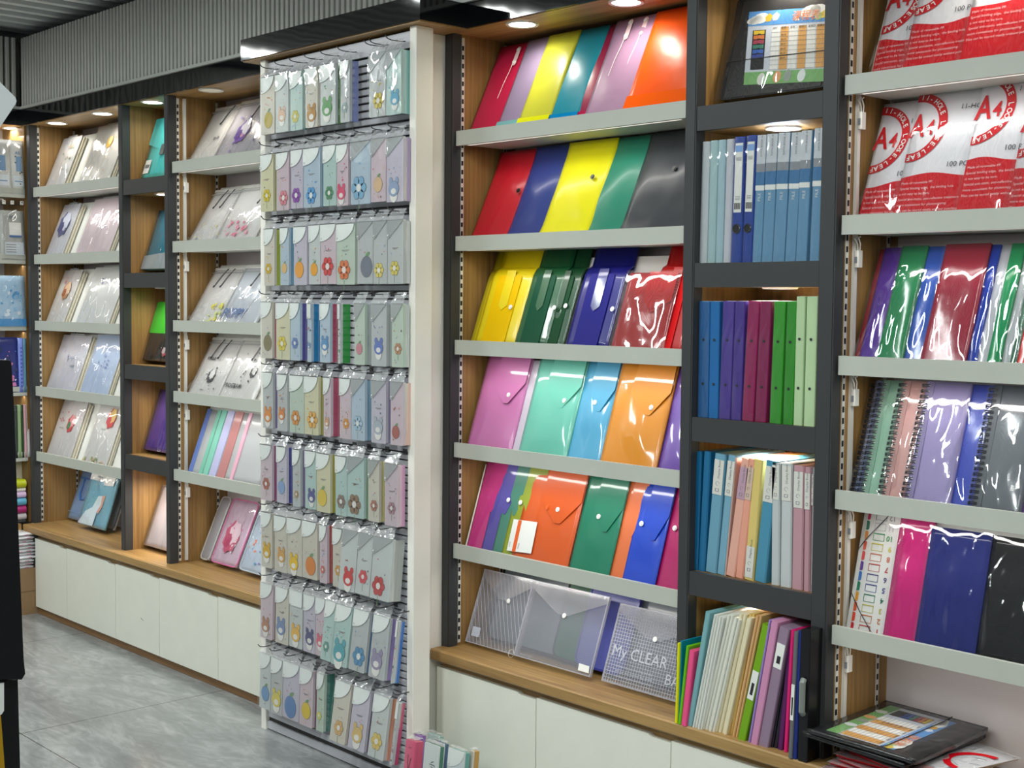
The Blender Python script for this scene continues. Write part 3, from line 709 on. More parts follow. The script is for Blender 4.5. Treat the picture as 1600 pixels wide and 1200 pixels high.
# second cubby: white, mint and blue files
s7 = 270/1200; ox, oy = 1060, 180
def plainfile(rgb, lt=None):
    def f(t, w, h):
        book_block(t, w, h, .21, rgb); wrapfile(t, w, h)
    return f
def wrapfile(t, w, h, seed=1):
    M = MB(); sheet(M, .0005, w-.0005, .002, h-.002, .0012, CLEAR, .0005, .0008, t.location.x*40, 4, 18, back=False, amp2=.001); M.build('clear_wrap', t, None, True)
def lever(t, w, h):
    book_block(t, w, h, .22, (48, 76, 158))
    M = MB(); x0, x1 = w*.17, w*.86; M.box(x0, x1, -.0012, 0, h*.40, h*.95, PAPER)
    M.build('spine_label', t)
    M = MB()
    M.box(x0+.001, x1-.001, -.0016, -.0012, h*.88, h*.93, vinyl((120, 160, 210)))
    for i in range(5): M.box(x0+.003, x1-.003, -.0016, -.0012, h*(.835-.006*i), h*(.837-.006*i), INKG)
    for i in range(7): M.box(x0+.002+.0028*i, x0+.0036+.0028*i, -.0016, -.0012, h*.425, h*.475, INK)
    for i in range(3): M.box(x0+.004, x1-.004, -.0016, -.0012, h*(.50+.012*i), h*(.504+.012*i), INKG)
    M.build('label_print', t)
    M = MB(); n = 24; r = w*.36; cx, cz = w*.5, h*.27
    M.disc(cx, cz, 0, r*.86, r*.86, DARK, .0012, n)
    M.tube([(cx+r*.9*math.cos(2*math.pi*k/n), -.0015, cz+r*.9*math.sin(2*math.pi*k/n)) for k in range(n+1)], .0016, CHROME, 6); M.build('finger_ring', t)
    wrapfile(t, w, h)
def boxfile(t, w, h):
    book_block(t, w, h, .22, (112, 158, 190), r=.003)
    M = MB()
    M.box(0.0004, w-.0004, -.0008, .02, h*.775, h*.999, plain('file_pale_top', (206, 210, 214), .4)); M.box(0.0004, w-.0004, -.0008, .02, h*.71, h*.775, plain('file_grey_band', (146, 150, 156), .4))
    M.box(0.0004, w-.0004, -.0008, .02, h*.61, h*.71, plain('file_blue_band', (62, 122, 170), .4)); M.box(0.0004, w-.0004, -.0008, .02, h*.565, h*.605, PAPER)
    M.build('spine_bands', t)
    M = MB(); M.text('DATA BOOK A4', w*.62, h*.83, -.0016, .0075, INKG, rot=math.pi/2); M.text('FILE', w*.62, h*.48, -.0006, .012, PAPER, rot=math.pi/2)
    M.build('spine_lettering', t); wrapfile(t, w, h)
bt = [135, 193, 250, 303, 357, 435, 508, 573, 650, 735, 810, 905, 976]; tp = [160, 217, 273, 330, 386, 470, 549, 616, 696, 786, 855, 945]; ty = [188, 180, 175, 170, 155, 145, 143, 135, 128, 125, 112, 95]
names = [('white plastic-wrapped file at the left end of the box-file cubby', (206, 212, 216), 0), ('mint wrapped file, second from the left in the box-file cubby', (176, 204, 206), 0), ('pale blue-green wrapped file, third from the left in the box-file cubby', (172, 200, 208), 0), ('white wrapped file touching the royal blue lever arch files', (204, 206, 214), 0),
         ('royal blue lever arch file with a ring hole, left one of two', None, 1), ('royal blue lever arch file with a ring hole, right one of two', None, 1)]+[('banded blue and white box file, %s from the right end of its cubby' % w, None, 2) for w in ('sixth', 'fifth', 'fourth', 'third', 'second')]+[('banded blue and white box file at the right end of its cubby', None, 2)]
D = []
for i, (lb, c, k) in enumerate(names):
    e = bt[i+1] if i != 10 else 886
    if i == 8: e = 733
    D.append((ox+bt[i]*s7, ox+e*s7, 410, ox+tp[i]*s7, oy+ty[i]*s7, lb, 'file', ['office_file', 'lever_arch_file', 'box_file'][k], [plainfile(c) if c else None, lever, boxfile][k]))
spine_row(1.6075, 2.722, D, 'files in the upper cubby of the near tower')
# third cubby: ten ring binders
tb = [(140, 215, 127, 205, 'blue', (44, 108, 168)), (218, 297, 205, 275, 'blue', (40, 104, 164)), (308, 390, 277, 358, 'purple', (88, 66, 158)), (393, 475, 362, 432, 'purple', (84, 62, 152)), (482, 560, 437, 518, 'magenta', (160, 42, 98)), (568, 655, 527, 605, 'magenta', (148, 38, 92)), (663, 748, 628, 708, 'green', (66, 166, 54)), (752, 814, 722, 790, 'green', (60, 158, 50)), (817, 885, 793, 858, 'pale green', (178, 204, 160)), (889, 970, 865, 945, 'pale green', (182, 208, 164))]
by = [990, 992, 1000, 1008, 1015, 1022, 1030, 1040, 1046, 1053]
D = []
for i, (t0, t1, b0, b1, nm, c) in enumerate(tb):
    def f(t, w, h, c=c, i=i):
        book_block(t, w, h, .22, c, rivets=(.67, .29), r=.003)
        if i not in (1, 8, 9): wrapfile(t, w, h)
    top = 148 if i > 7 else 182
    D.append((1060+b0*s7, 1060+b1*s7, 430+by[i]*s7, 1060+t0*s7, 430+top*s7, '%s ring binder with two spine rivets, %s one of the %s pair' % (nm, 'left' if i % 2 == 0 else 'right', nm), 'binder', 'ring_binder', f))
spine_row(1.2115, 2.722, D, 'ring binders in the middle cubby')
# fourth cubby: display books
s4 = 290/1392
def dbook(rgb, label=None, a=.94, lab_rgb=(214, 212, 204), low=False, taper=0):
    def f(t, w, h):
        m = film('cover_film_%d_%d_%d' % rgb, rgb, a, .15, 16, .3, .3, rgb)
        M = MB(); M.bbox(0, w, 0, .21, 0, h, m, .003); M.build('cover', t)
        M = MB(); n = max(2, int(w/.006))
        for k in range(n): M.box(.002+k*(w-.004)/n, .002+(k+.55)*(w-.004)/n, .012, .205, .004, h-.008, plain('page_%d_%d_%d' % rgb, tuple(min(235, int(c*.55+100)) for c in rgb), .5))
        M.build('page_block', t)
        if label:
            z0, z1 = label; M = MB(); M.box(w*.08, w*.94, -.0014, -.0002, h*z0, h*z1, plain('label_%d_%d_%d' % lab_rgb, lab_rgb, .5)); M.build('spine_label', t)
            M = MB(); c = h*z0+.012 if not low else h*z0+.02
            M.box(w*.32, w*.66, -.0018, -.0014, c-.004, c-.0030, INKG); M.box(w*.32, w*.66, -.0018, -.0014, c+.003, c+.004, INKG); M.box(w*.32, w*.37, -.0018, -.0014, c-.003, c+.003, INKG); M.box(w*.61, w*.66, -.0018, -.0014, c-.003, c+.003, INKG)
            M.tube([(w*.5+w*.16*math.cos(q*.7), -.0016, c+.017+w*.16*math.sin(q*.7)) for q in range(8)], .0004, INKG, 4)
            M.text('Display Book', w*.64, c+.03, -.0018, .009, INKG, rot=math.pi/2); M.build('label_print', t)
    return f
T4 = [(178, 232, 120, 148, 190, 1005, 'deep blue display book at the far left of its cubby', (10, 104, 152), None), (236, 315, 120, 190, 243, 1012, 'deep blue display book with a dotted cover, second from the left', (14, 110, 158), None),
      (318, 414, 140, 245, 330, 1030, 'light blue display book with a wide white label', (110, 164, 188), (.66, .95)), (418, 470, 150, 332, 396, 1045, 'light blue display book with a narrow white label', (120, 170, 192), (.66, .95)),
      (472, 510, 170, 392, 402, 1050, 'pale peach display book wedged beside the light blue ones', (206, 170, 160), None), (516, 560, 180, 398, 470, 1060, 'peach dotted display book with a mauve label', (236, 176, 156), (.66, .93, (186, 150, 168))),
      (568, 606, 180, 470, 530, 1070, 'peach display book with a slim beige label', (238, 164, 140), (.66, .93, (206, 178, 160))), (608, 694, 182, 535, 608, 1080, 'yellow display book with a white label at its foot', (226, 202, 118), (.02, .28)),
      (702, 742, 190, 612, 700, 1100, 'teal blue display book with a tilted white label', (72, 146, 176), (.66, .95)), (746, 808, 205, 738, 803, 1130, 'clear white display book, left one of two', (196, 202, 202), (.70, .98)),
      (818, 902, 210, 806, 890, 1145, 'clear white display book, wider right one', (200, 206, 206), (.70, .98)), (908, 988, 225, 893, 976, 1160, 'dusty pink dotted display book, wider of the pair', (196, 150, 160), (.66, .95)),
      (992, 1046, 238, 980, 1030, 1172, 'dusty pink display book, narrower of the pair', (194, 148, 158), (.66, .95)), (1048, 1068, 245, 1032, 1050, 1180, 'slim pale display book at the right end of its cubby', (206, 198, 200), (.70, .95))]
D = []
for t0, t1, yt, b0, b1, yb, lb, c, lab in T4:
    fn = dbook(c, lab[:2] if lab else None, lab_rgb=lab[2] if lab and len(lab) > 2 else (214, 212, 204), low=bool(lab and lab[1] < .5))
    D.append((1050+b0*s4, 1050+b1*s4, 680+yb*s4, 1050+t0*s4, 680+yt*s4, lb, 'display book', 'display_book', fn))
spine_row(.8095, 2.724, D, 'display books in the fourth cubby')
# lowest cubby: file folders on the counter
def folder(rgb, n=1, lab=None, clip=None, a=None, d=.21):
    def f(t, w, h):
        m = vinyl(rgb, .22) if a is None else film('folder_film_%d_%d_%d' % rgb, rgb, a, .14, 14, .4, .35, rgb)
        M = MB(); k = n
        for i in range(k):
            x0 = i*w/k; x1 = (i+.95)*w/k if k > 1 else w
            dz = .004*math.sin(i*2.3)
            M.bbox(x0, x1, .003*(i % 3), d, 0, h+dz-.003, m, min(.002, (x1-x0)/3))
        M.build('cover', t)
        if k == 1:
            M = MB(); M.box(w*.2, w*.8, .012, d-.004, .004, h-.006, PAPER if a else DARK if sum(rgb) < 150 else PAPER); M.build('page_block', t)
        if lab:
            M = MB(); M.box(w*.12, w*.92, -.0012, 0, h*lab[0], h*lab[1], PAPER); M.box(w*.35, w*.7, -.0016, -.0012, h*(lab[0]+.04), h*(lab[1]-.1), INK); M.build('spine_label', t)
        if clip:
            M = MB(); z0, z1 = h*clip[0], h*clip[1]; cc = clip[2]
            M.tube([(w*.5, .0, z0), (w*.5, -.006, z0+.006), (w*.5, -.006, z1-.006), (w*.5, .0, z1)], w*.28, cc, 8); M.build('carry_handle', t)
    return f
s5 = .25
grn = (118, 168, 26)
T5 = [(112, 128, 412, 95, 112, 918, 'yellow snap wallet at the left end of the counter cubby', (226, 222, 10), {}), (130, 165, 400, 113, 118, 918, 'teal wallet between the yellow and green ones', (0, 138, 168), {}),
      (168, 185, 430, 116, 134, 924, 'grass green wallet next to the pink one', (104, 190, 20), {}), (188, 250, 455, 135, 168, 930, 'hot pink short wallet leaning on the clear folders', (240, 84, 138), {}),
      (290, 338, 215, 172, 202, 934, 'pale teal translucent folder leaning right', (130, 186, 192), dict(a=.85)), (343, 425, 235, 205, 262, 946, 'bundle-like milky clear folder, first of the clear ones', (240, 242, 234), dict(a=.9, n=5)),
      (428, 500, 235, 264, 340, 955, 'milky clear folder in the middle of the clear ones', (240, 240, 228), dict(a=.9, n=5)), (502, 560, 228, 342, 420, 970, 'cream clear folder under the warm lamp', (242, 232, 196), dict(a=.9, n=4)),
      (562, 604, 230, 422, 452, 985, 'pale yellow folder under the warm lamp', (240, 206, 118), dict(a=.85, n=2)), (606, 642, 240, 454, 486, 1000, 'light apricot folder beside the green clip file', (236, 186, 124), dict(a=.85, n=2)),
      (646, 678, 290, 488, 536, 1018, 'lime green clip file with a cut-out spine', grn, dict(lab=(.36, .60))), (684, 700, 268, 553, 568, 1038, 'narrow lavender folder beside the pink-mauve one', (156, 132, 196), {}),
      (702, 744, 270, 569, 612, 1046, 'pink-mauve display folder with a rounded spine', (206, 142, 178), {}), (752, 802, 305, 617, 680, 1056, 'grey-mauve folder with a white and black spine label', (146, 124, 146), dict(lab=(.66, .86))),
      (804, 812, 330, 684, 736, 1066, 'black slim folder pair beside the grey-mauve one', (36, 32, 44), dict(n=2)), (812, 820, 335, 738, 770, 1082, 'dark purple slim folder', (92, 30, 92), {}),
      (821, 838, 330, 776, 800, 1098, 'hot pink file between the purple and grey ones', (226, 36, 116), {}), (842, 866, 340, 804, 830, 1136, 'mid grey file with a white slot label', (104, 106, 108), dict(lab=(.30, .58))),
      (868, 882, 336, 832, 858, 1140, 'navy blue file beside the black case', (30, 46, 122), {}), (884, 946, 325, 862, 925, 1150, 'black carry case with a grey handle, right end of the counter cubby', (22, 22, 24), dict(clip=(.36, .62, plain('grey_handle', (128, 134, 128), .35))))]
for t0, t1, yt, b0, b1, yb, lb, c, kw in T5:
    bl = at_z(1030+b0*s5, 900+yb*s5, .42); br = at_y(1030+b1*s5, 900+yb*s5, bl.y); tt = at_y(1030+t0*s5, 900+yt*s5, bl.y)
    ht = tt.z-.42; w = max(.006, br.x-bl.x-.0008); t = thing('file_folder', lb, 'folder', (bl.x, bl.y, .4205), ry=math.atan2(tt.x-bl.x, ht), group='files standing on the counter in the near tower')
    folder(c, **kw)(t, w, math.hypot(ht, tt.x-bl.x))
# top cubby: wrapped timetable case
Lt = Lean(2.046, 14, 2.785)
def timetable(t, q, y, hz=1):
    """q: function (u, v) -> (x, z) of the printed card, u right, v up"""
    def quad(M, u0, u1, v0, v1, yy, mat):
        M.plate([q(u0, v0), q(u1, v0), q(u1, v1), q(u0, v1)], yy, .0003, mat)
    sky = plain('card_sky_blue', (86, 150, 212), .35); grass = plain('card_grass', (120, 176, 104), .35); tan = plain('card_tan', (222, 166, 88), .4)
    M = MB(); quad(M, 0, 1, 0, 1, y, plain('card_pale', (206, 212, 222), .35)); quad(M, 0, 1, .80, 1, y-.0004, sky); quad(M, 0, 1, 0, .17, y-.0004, grass)
    for u, v, r in ((.10, .88, .022), (.16, .90, .026), (.80, .95, .03), (.88, .965, .026), (.05, .87, .016)):
        x, z = q(u, v); M.disc(x, z, y-.0005, r, r*.55, PAPER, .0002, 12)
    for u, v, c in ((.27, .90, (236, 178, 40)), (.36, .91, (230, 232, 240)), (.90, .88, (180, 200, 120)), (.97, .90, (226, 196, 70))):
        x, z = q(u, v); M.plate([(x+.012*math.cos(a*2*math.pi/5+.3)*(1 if a % 1 == 0 else .5), z+.012*math.sin(a*2*math.pi/5+.3)) for a in range(5)], y-.0008, .0003, plain('card_star_%d' % c[0], c, .4))
    for u, v, c in ((.22, .07, (220, 220, 214)), (.42, .09, (226, 160, 110)), (.55, .10, (150, 160, 150)), (.72, .09, (224, 228, 228))):
        x, z = q(u, v); M.disc(x, z, y-.0005, .012, .016, plain('card_blob_%d' % c[2], c, .4), .0003, 12)
    quad(M, .07, .24, .20, .74, y-.0004, DARK)
    for i, c in enumerate(((230, 196, 40), (216, 122, 60), (170, 60, 80), (60, 130, 110), (50, 96, 180), (40, 62, 150))):
        quad(M, .085, .225, .68-.065*i, .72-.065*i+.012, y-.0008, plain('tab_%d_%d' % (c[0], c[2]), c, .4)); quad(M, .14, .18, .675-.065*i, .688-.065*i, y-.0011, INK)
    for i in range(6): quad(M, .32+.112*i, .42+.112*i, .185, .765, y-.0004, tan if i % 2 else PAPER)
    for i in range(9): quad(M, .31, 1., .19+.063*i, .193+.063*i, y-.0008, INKG)
    M.build('timetable_card', t)
    M = MB(); dx = V(q(1, 0))-V(q(0, 0)); ang = math.atan2(dx[1], dx[0]); sc = dx.length
    for i, ch in enumerate('课程表'):
        x, z = q(.56+.115*i, .845)
        M.text(ch, x, z, y-.0009, sc*.115, PAPER, True, rot=ang); M.text(ch, x, z, y-.0014, sc*.115, plain('title_orange', (226, 120, 40), .4), rot=ang)
    for i, w_ in enumerate(('课时', '星期一', '星期二', '星期三', '星期四', '星期五')): x, z = q(.325+.112*i, .735); M.text(w_, x, z, y-.0010, sc*.030, INK, rot=ang)
    for i in range(6): x, z = q(.44, .64-.063*i); M.text('第%d节' % (i+1), x, z, y-.0010, sc*.026, INK, rot=ang)
    M.build('card_lettering', t)
t, w = Lt.start('timetable_case', 'black document case with a colourful class timetable card, wrapped, top cubby of the near tower', 'document case', 1137, 1300, 157)
w = .315
M = MB(); M.plate(rrect(0, w, 0, .275, .012), -.03, .03, BLACK); M.build('shell', t)
M = MB(); M.plate([(.012, .004), (w-.01, .004), (w-.01, .262), (.024, .262)], -.0325, .002, plain('dull_black_sleeve', (34, 32, 32), .3)); M.build('front_sleeve', t)
Lt.off = .033
ql = [Lt.p(*p) for p in ((1162, 133), (1289, 127), (1293, 10), (1171, 19))]
def qq(u, v):
    u *= 1.0
    return tuple((ql[0][k]*(1-u)+ql[1][k]*u)*(1-v)+(ql[3][k]*(1-u)+ql[2][k]*u)*v for k in (0, 1))
timetable(t, qq, -.0335)
M = MB(); a, c = Lt.p(1146, 96), Lt.p(1292, 79); M.tube([(0, -.031, a[1]), (.02, -.0362, a[1]), (w-.01, -.0362, c[1]+.0), (w, -.031, c[1])], .0012, INK, 6); M.build('elastic_band', t)
M = MB(); sheet(M, -.012, w+.004, -.002, .285, .037, CLEAR, .004, .004, 7.7, 18, 22, back=False, amp2=.006, bot=-.0); M.build('clear_wrap', t, None, True)

# ---------------------------------------------------------------- right-hand bay: packs, wrapped files, notebooks
Ld = [Lean(z, l, YBD, -1.787) for z, l in zip(ZD, LEAND)]
WH = plain('pack_white', (222, 222, 226), .3, bump=(6, .3, .01), coat=.4)
LINES = ['Made of renewable PP.', 'Special binding edge,  the binding hole', 'is not easy to be torn.', 'Special anti-static, anti-reflective treatment', 'more convenient for photocopying.', 'Files can be stored neatly without punching.']
def a4pack(T, h, w, seed, ring=(.004, .222), rr=.082, foot=.105):
    """printed pack of loose-leaf pockets: white film, red foot, half ring with lettering"""
    M = MB(); sheet(M, 0, w, 0, h, .007, WH, .004, .003, seed, 14, 18); M.build('pack', T, None, True)
    def fy(x, z):   # a little in front of the bulging face
        u, v = min(max(x/w, .001), .999), min(max(z/h, .001), .999)
        e = min(1, 6*min(u, 1-u))*min(1, 6*min(v, 1-v))
        return -.007-.004*math.sin(math.pi*u)**.6*math.sin(math.pi*v)**.6-e*.003*(noise.noise(V((x*14+seed, z*9, seed*1.7)))*1.6)
    def bend(M, fs=0): M.v = [(a, min(b*1.6-.0008+fy(a, c), -.0085+b*1.6), c) for a, b, c in M.v]
    M = MB(); n, m2 = 16, 10; ht = foot
    vs = []; fs = []
    for j in range(m2+1):
        for i in range(n+1):
            u = i/n; top = ht+.006*math.sin(u*5+seed); vs.append((.001+u*(w-.002), -.0006, .001+(top-.001)*j/m2))
    for j in range(m2):
        for i in range(n): a = j*(n+1)+i; fs.append((a, a+1, a+n+2, a+n+1))
    M.add(vs, fs, RED); bend(M); M.build('red_foot', T, None, True)
    cx, cz = ring
    M = MB(); r0, r1 = rr*.80, rr*1.06; k = 28; vs = []
    for i in range(k+1):
        a = math.radians(94-188*i/k)
        for q in (r0, (r0+r1)/2, r1): vs.append((max(.0005, cx+q*math.cos(a)), -.0006, cz+q*math.sin(a)))
    fs = [(i*3+j, i*3+j+1, i*3+j+4, i*3+j+3) for i in range(k) for j in (0, 1)]
    M.add(vs, fs, RED); bend(M); M.build('red_ring', T, None, True)
    M = MB(); s_ = '11-HOLE LOOSE-LEAF'; q = rr*.865
    for i, ch in enumerate(s_):
        if ch == ' ': continue
        a = math.radians(90-(i+.35)*180/len(s_)); M.text(ch, cx+q*math.cos(a)-.000*math.sin(a), cz+q*math.sin(a), -.0014, rr*.21, PAPER, True, rot=a-math.pi/2)
    M.v = [(max(a, .0), b, c) for a, b, c in M.v]
    bend(M); M.build('ring_lettering', T)
    M = MB(); M.text('A', cx-.006, cz-.024, -.0012, rr*.98, RED, True, sx=.70); M.text('4', cx+rr*.44, cz-.022, -.0012, rr*.62, RED, True, sx=.82); bend(M); M.build('size_mark', T)
    M = MB()
    M.text('11-HOLE', w*.66, ring[1]+.035, -.0012, .018, INK); M.text('100 PCS', w*.62, foot+.018, -.0012, .018, INK); bend(M); M.build('black_lettering', T)
    M = MB()
    for i, s_ in enumerate(LINES): M.text(s_, .006, foot-.020-.0135*i, -.0014, .0088, plain('pale_pink_print', (240, 200, 200), .5))
    M.v = [v for v in M.v]; bend(M); M.build('foot_lettering', T)
gp = 'red and white packs of loose-leaf pockets'
Lx = Lean(2.036+.0, 20, 2.737)
def pack(L, label, xl, xr, y, off, h, w, seed, tilt=0, **k):
    T, ww = L.start('pocket_pack', label, 'pocket pack', xl, xr, y, off, gp, tilt=tilt); w = max(ww+.012, .10)
    a4pack(T, h, w, seed, **k); wrap(T, w, h, .0140, seed, CLEAR, amp=.005); return T
# the row on the top shelf is seen only up to its rings
# (shelf row index: 0 = above the highest lip, 1 = below it)
s6 = .19375
pack(Ld[0], 'red and white pocket pack, leftmost on the top shelf of the right bay', 1290+395*s6, 1290+690*s6, 108, .002, .315, .19, 1.3, ring=(.008, .222), foot=.114)
pack(Ld[0], 'red and white pocket pack, second on the top shelf of the right bay', 1290+650*s6, 1290+1130*s6, 95, .012, .345, .215, 2.1, ring=(.004, .250), foot=.138)
pack(Ld[0], 'red and white pocket pack, third on the top shelf of the right bay', 1290+1110*s6, 1640, 84, .022, .36, .215, 3.7, ring=(.004, .300), foot=.158)
pack(Ld[1], 'slanting red and white pocket pack, leftmost on its shelf, right bay second shelf', 1290+170*s6, 1290+640*s6, 334, .002, .318, .205, 4.2)
pack(Ld[1], 'crinkled red and white pocket pack, second from the left, right bay second shelf', 1290+565*s6, 1290+1090*s6, 330, .012, .330, .215, 5.9, ring=(.004, .240), foot=.116)
pack(Ld[1], 'red and white pocket pack with unobstructed ring mark, third from the left, second shelf', 1290+1072*s6, 1290+1500*s6, 326, .022, .352, .215, 6.6, ring=(.004, .264), foot=.140)
pack(Ld[1], 'red and white pocket pack cut by the photo edge, second shelf of the right bay', 1290+1475*s6, 1640, 322, .026, .315, .215, 7.4)
L = Ld[2]; g3 = 'wrapped coloured files on the third shelf of the right bay'
def wf(label, x0, x1, y, rgb, off, h=.300, clear=False, mat=None, t=.010, L=None, grp=g3, seed=None, wide=0):
    L = L or Ld[2]
    T, w = L.start('wrapped_file', label, 'file', 1290+x0*s6, 1290+x1*s6, y, off, grp); w += wide
    M = MB(); sheet(M, 0, w, 0, h, t, mat or vinyl(rgb, .14), .003, .002, x0*.11, 12, 16, top=-.0); M.build('cover', T, None, True)
    M = MB(); M.box(.004, w-.004, -t+.002, -.002, h-.004, h+.0006, PAPER); M.build('page_block', T)
    wrap(T, w, h, t+.002, x0*.13, amp=.004); return T
wf('crimson wrapped file, only its left margin showing, third shelf of the right bay', 235, 340, 557, (150, 16, 52), .0)
wf('purple wrapped file on the third shelf of the right bay', 292, 470, 558, (92, 54, 152), .008)
wf('green wrapped file with streaky glare, left one on the third shelf of the right bay', 430, 640, 560, (34, 130, 80), .016)
wf('medium blue wrapped file left of the maroon one', 607, 800, 561, (44, 86, 180), .009)
wf('maroon wrapped file with a broad glare band, third shelf of the right bay', 782, 1145, 563, (148, 28, 52), .020)
wf('royal blue narrow wrapped file right of the maroon one', 1152, 1232, 564, (0, 56, 168), .010)
wf('clear wrapped file between royal blue and green ones', 1232, 1330, 565, (196, 198, 204), .004)
wf('bright green narrow wrapped file, right part of the third shelf', 1318, 1425, 566, (0, 140, 82), .014)
wf('clear wrapped file right of the bright green one', 1425, 1520, 566, (192, 196, 200), .003)
wf('dark green slim wrapped file near the photo edge', 1505, 1560, 567, (60, 110, 84), .007)
wf('red wrapped file cut by the right photo edge, third shelf', 1560, 1680, 568, (196, 14, 20), .012)
# spiral notebooks
g4 = 'spiral notebooks with plastic covers on the fourth shelf of the right bay'
def notebook(label, x0, x1, y, rgb, off, cover=None, hole=True, dark=False):
    T, w = Ld[3].start('spiral_notebook', label, 'notebook', 1290+x0*s6, 1290+x1*s6, y, off, g4); w = max(w, .12); h = .297
    M = MB(); sheet(M, .008, w, 0, h, .010, film('nb_cover_%d_%d_%d' % rgb, rgb, .94, .09, 5, .4, .4), .002, .002, x0*.17, 10, 14); M.build('cover', T, None, True)
    M = MB(); M.box(.012, .03, -.0128, -.0112, .002, h-.002, vinyl(tuple(int(c*.86) for c in rgb), .3)); M.build('binding_margin', T)
    wrap(T, w, h, .0125, x0*.3, None, amp=.003)
    M = MB(); n = 22; W_ = plain('spiral_wire_black', (44, 46, 54), .3, .4)
    for i in range(n):
        z = .012+i*(h-.024)/(n-1)
        for dz in (-.002, .002):
            M.tube([(.020, -.0135, z+dz), (.012, -.0175, z+dz), (.002, -.0165, z+dz), (-.004, -.009, z+dz), (-.001, -.002, z+dz), (.006, 0, z+dz)], .0012, W_, 5)
        M.disc(.0185, z, -.0130, .0024, .0028, PAPER if not dark else DARK, .0006, 8)
    M.build('spiral_binding', T); return T
notebook('periwinkle spiral notebook at the left of the fourth shelf', 178, 300, 768, (150, 166, 214), .0)
notebook('pale green spiral notebook, second on the fourth shelf', 278, 470, 770, (152, 196, 170), .007)
notebook('salmon pink spiral notebook, third on the fourth shelf', 440, 650, 776, (218, 166, 160), .014)
notebook('lilac spiral notebook with looping glare, fourth on the shelf', 628, 920, 780, (160, 146, 196), .021)
notebook('royal blue spiral notebook on the fourth shelf', 890, 1180, 789, (44, 70, 190), .012, dark=True)
notebook('slate grey spiral notebook on the fourth shelf', 1165, 1440, 795, (94, 100, 108), .019, dark=True)
notebook('violet spiral notebook cut by the photo edge, fourth shelf', 1440, 1700, 800, (100, 48, 140), .010, dark=True)
# lowest lipped shelf: index-tab file, pink, navy, black
g5 = 'files on the lowest lipped shelf of the right bay'
L5 = Ld[4]
T, w = L5.start('index_file', 'white elastic-band index file with coloured tabs and numbers, lowest lipped shelf', 'file', 1290+160*s6, 1290+540*s6, 980, .002, g5); h = .305
M = MB(); M.plate(rrect(0, w, 0, h, .006), -.012, .012, PAPER); M.plate(rrect(.002, .012, .002, h-.002, .003), -.014, .002, WHITE); M.build('cover', T)
tabs = [(212, 30, 50), (228, 70, 40), (226, 90, 34), (230, 160, 30), (10, 130, 90), (56, 120, 200), (96, 50, 150), (216, 50, 60), (226, 80, 46), (230, 150, 40), (20, 120, 90), (210, 60, 110)]
for i, c in enumerate(tabs):
    M = MB(); z = .010+i*.0245; M.plate(rrect(.010, .0195, z, z+.022, .004), -.0136, .0012, vinyl(c, .3)); M.build('index_tab', T)
fr = [(200, 60, 60), (196, 110, 50), (200, 190, 90), (40, 120, 90), (70, 70, 150), (80, 60, 130), (190, 60, 60), (206, 110, 80), (214, 200, 70), (60, 150, 90), (210, 200, 210), (150, 150, 160)]
M = MB()
for i, c in enumerate(fr):
    z = .012+i*.0245; m = vinyl(c, .4); x0, x1 = .034, .064
    M.box(x0, x1, -.0132, -.0122, z+.0155, z+.018, m); M.box(x0, x0+.001, -.0132, -.0122, z, z+.017, m); M.box(x1-.001, x1, -.0132, -.0122, z, z+.017, m); M.box(x0, x1, -.0132, -.0122, z, z+.001, m)
M.build('entry_frames', T)
M = MB()
for i, c in enumerate(fr): M.text(str(i+1), .070, .026+i*.0245, -.0132, .018, vinyl(c, .4), True, rot=math.pi)
M.v = [(a+.018, b_, c_) for a, b_, c_ in M.v]; M.build('index_numbers', T)
M = MB(); el = INK
M.tube([(0, -.014, .205), (.02, -.0165, .235), (.05, -.0165, .272), (.075, -.014, h)], .0011, el, 5); M.tube([(0, -.014, .10), (.03, -.0165, .062), (.07, -.0165, .018), (.088, -.014, 0)], .0011, el, 5); M.build('elastic_band', T)
wrap(T, w, h, .018, 2.2, amp=.003)
wf('magenta pink wrapped file on the lowest lipped shelf of the right bay', 480, 760, 992, (204, 30, 122), .008, .30, L=L5, grp=g5)
wf('navy blue wrapped file with bright glare spots, lowest lipped shelf', 735, 1232, 1003, (28, 38, 116), .018, .285, L=L5, grp=g5)
wf('black wrapped file with crinkled glare, cut by the right photo edge', 1225, 1700, 1025, (22, 22, 24), .010, .285, L=L5, grp=g5)

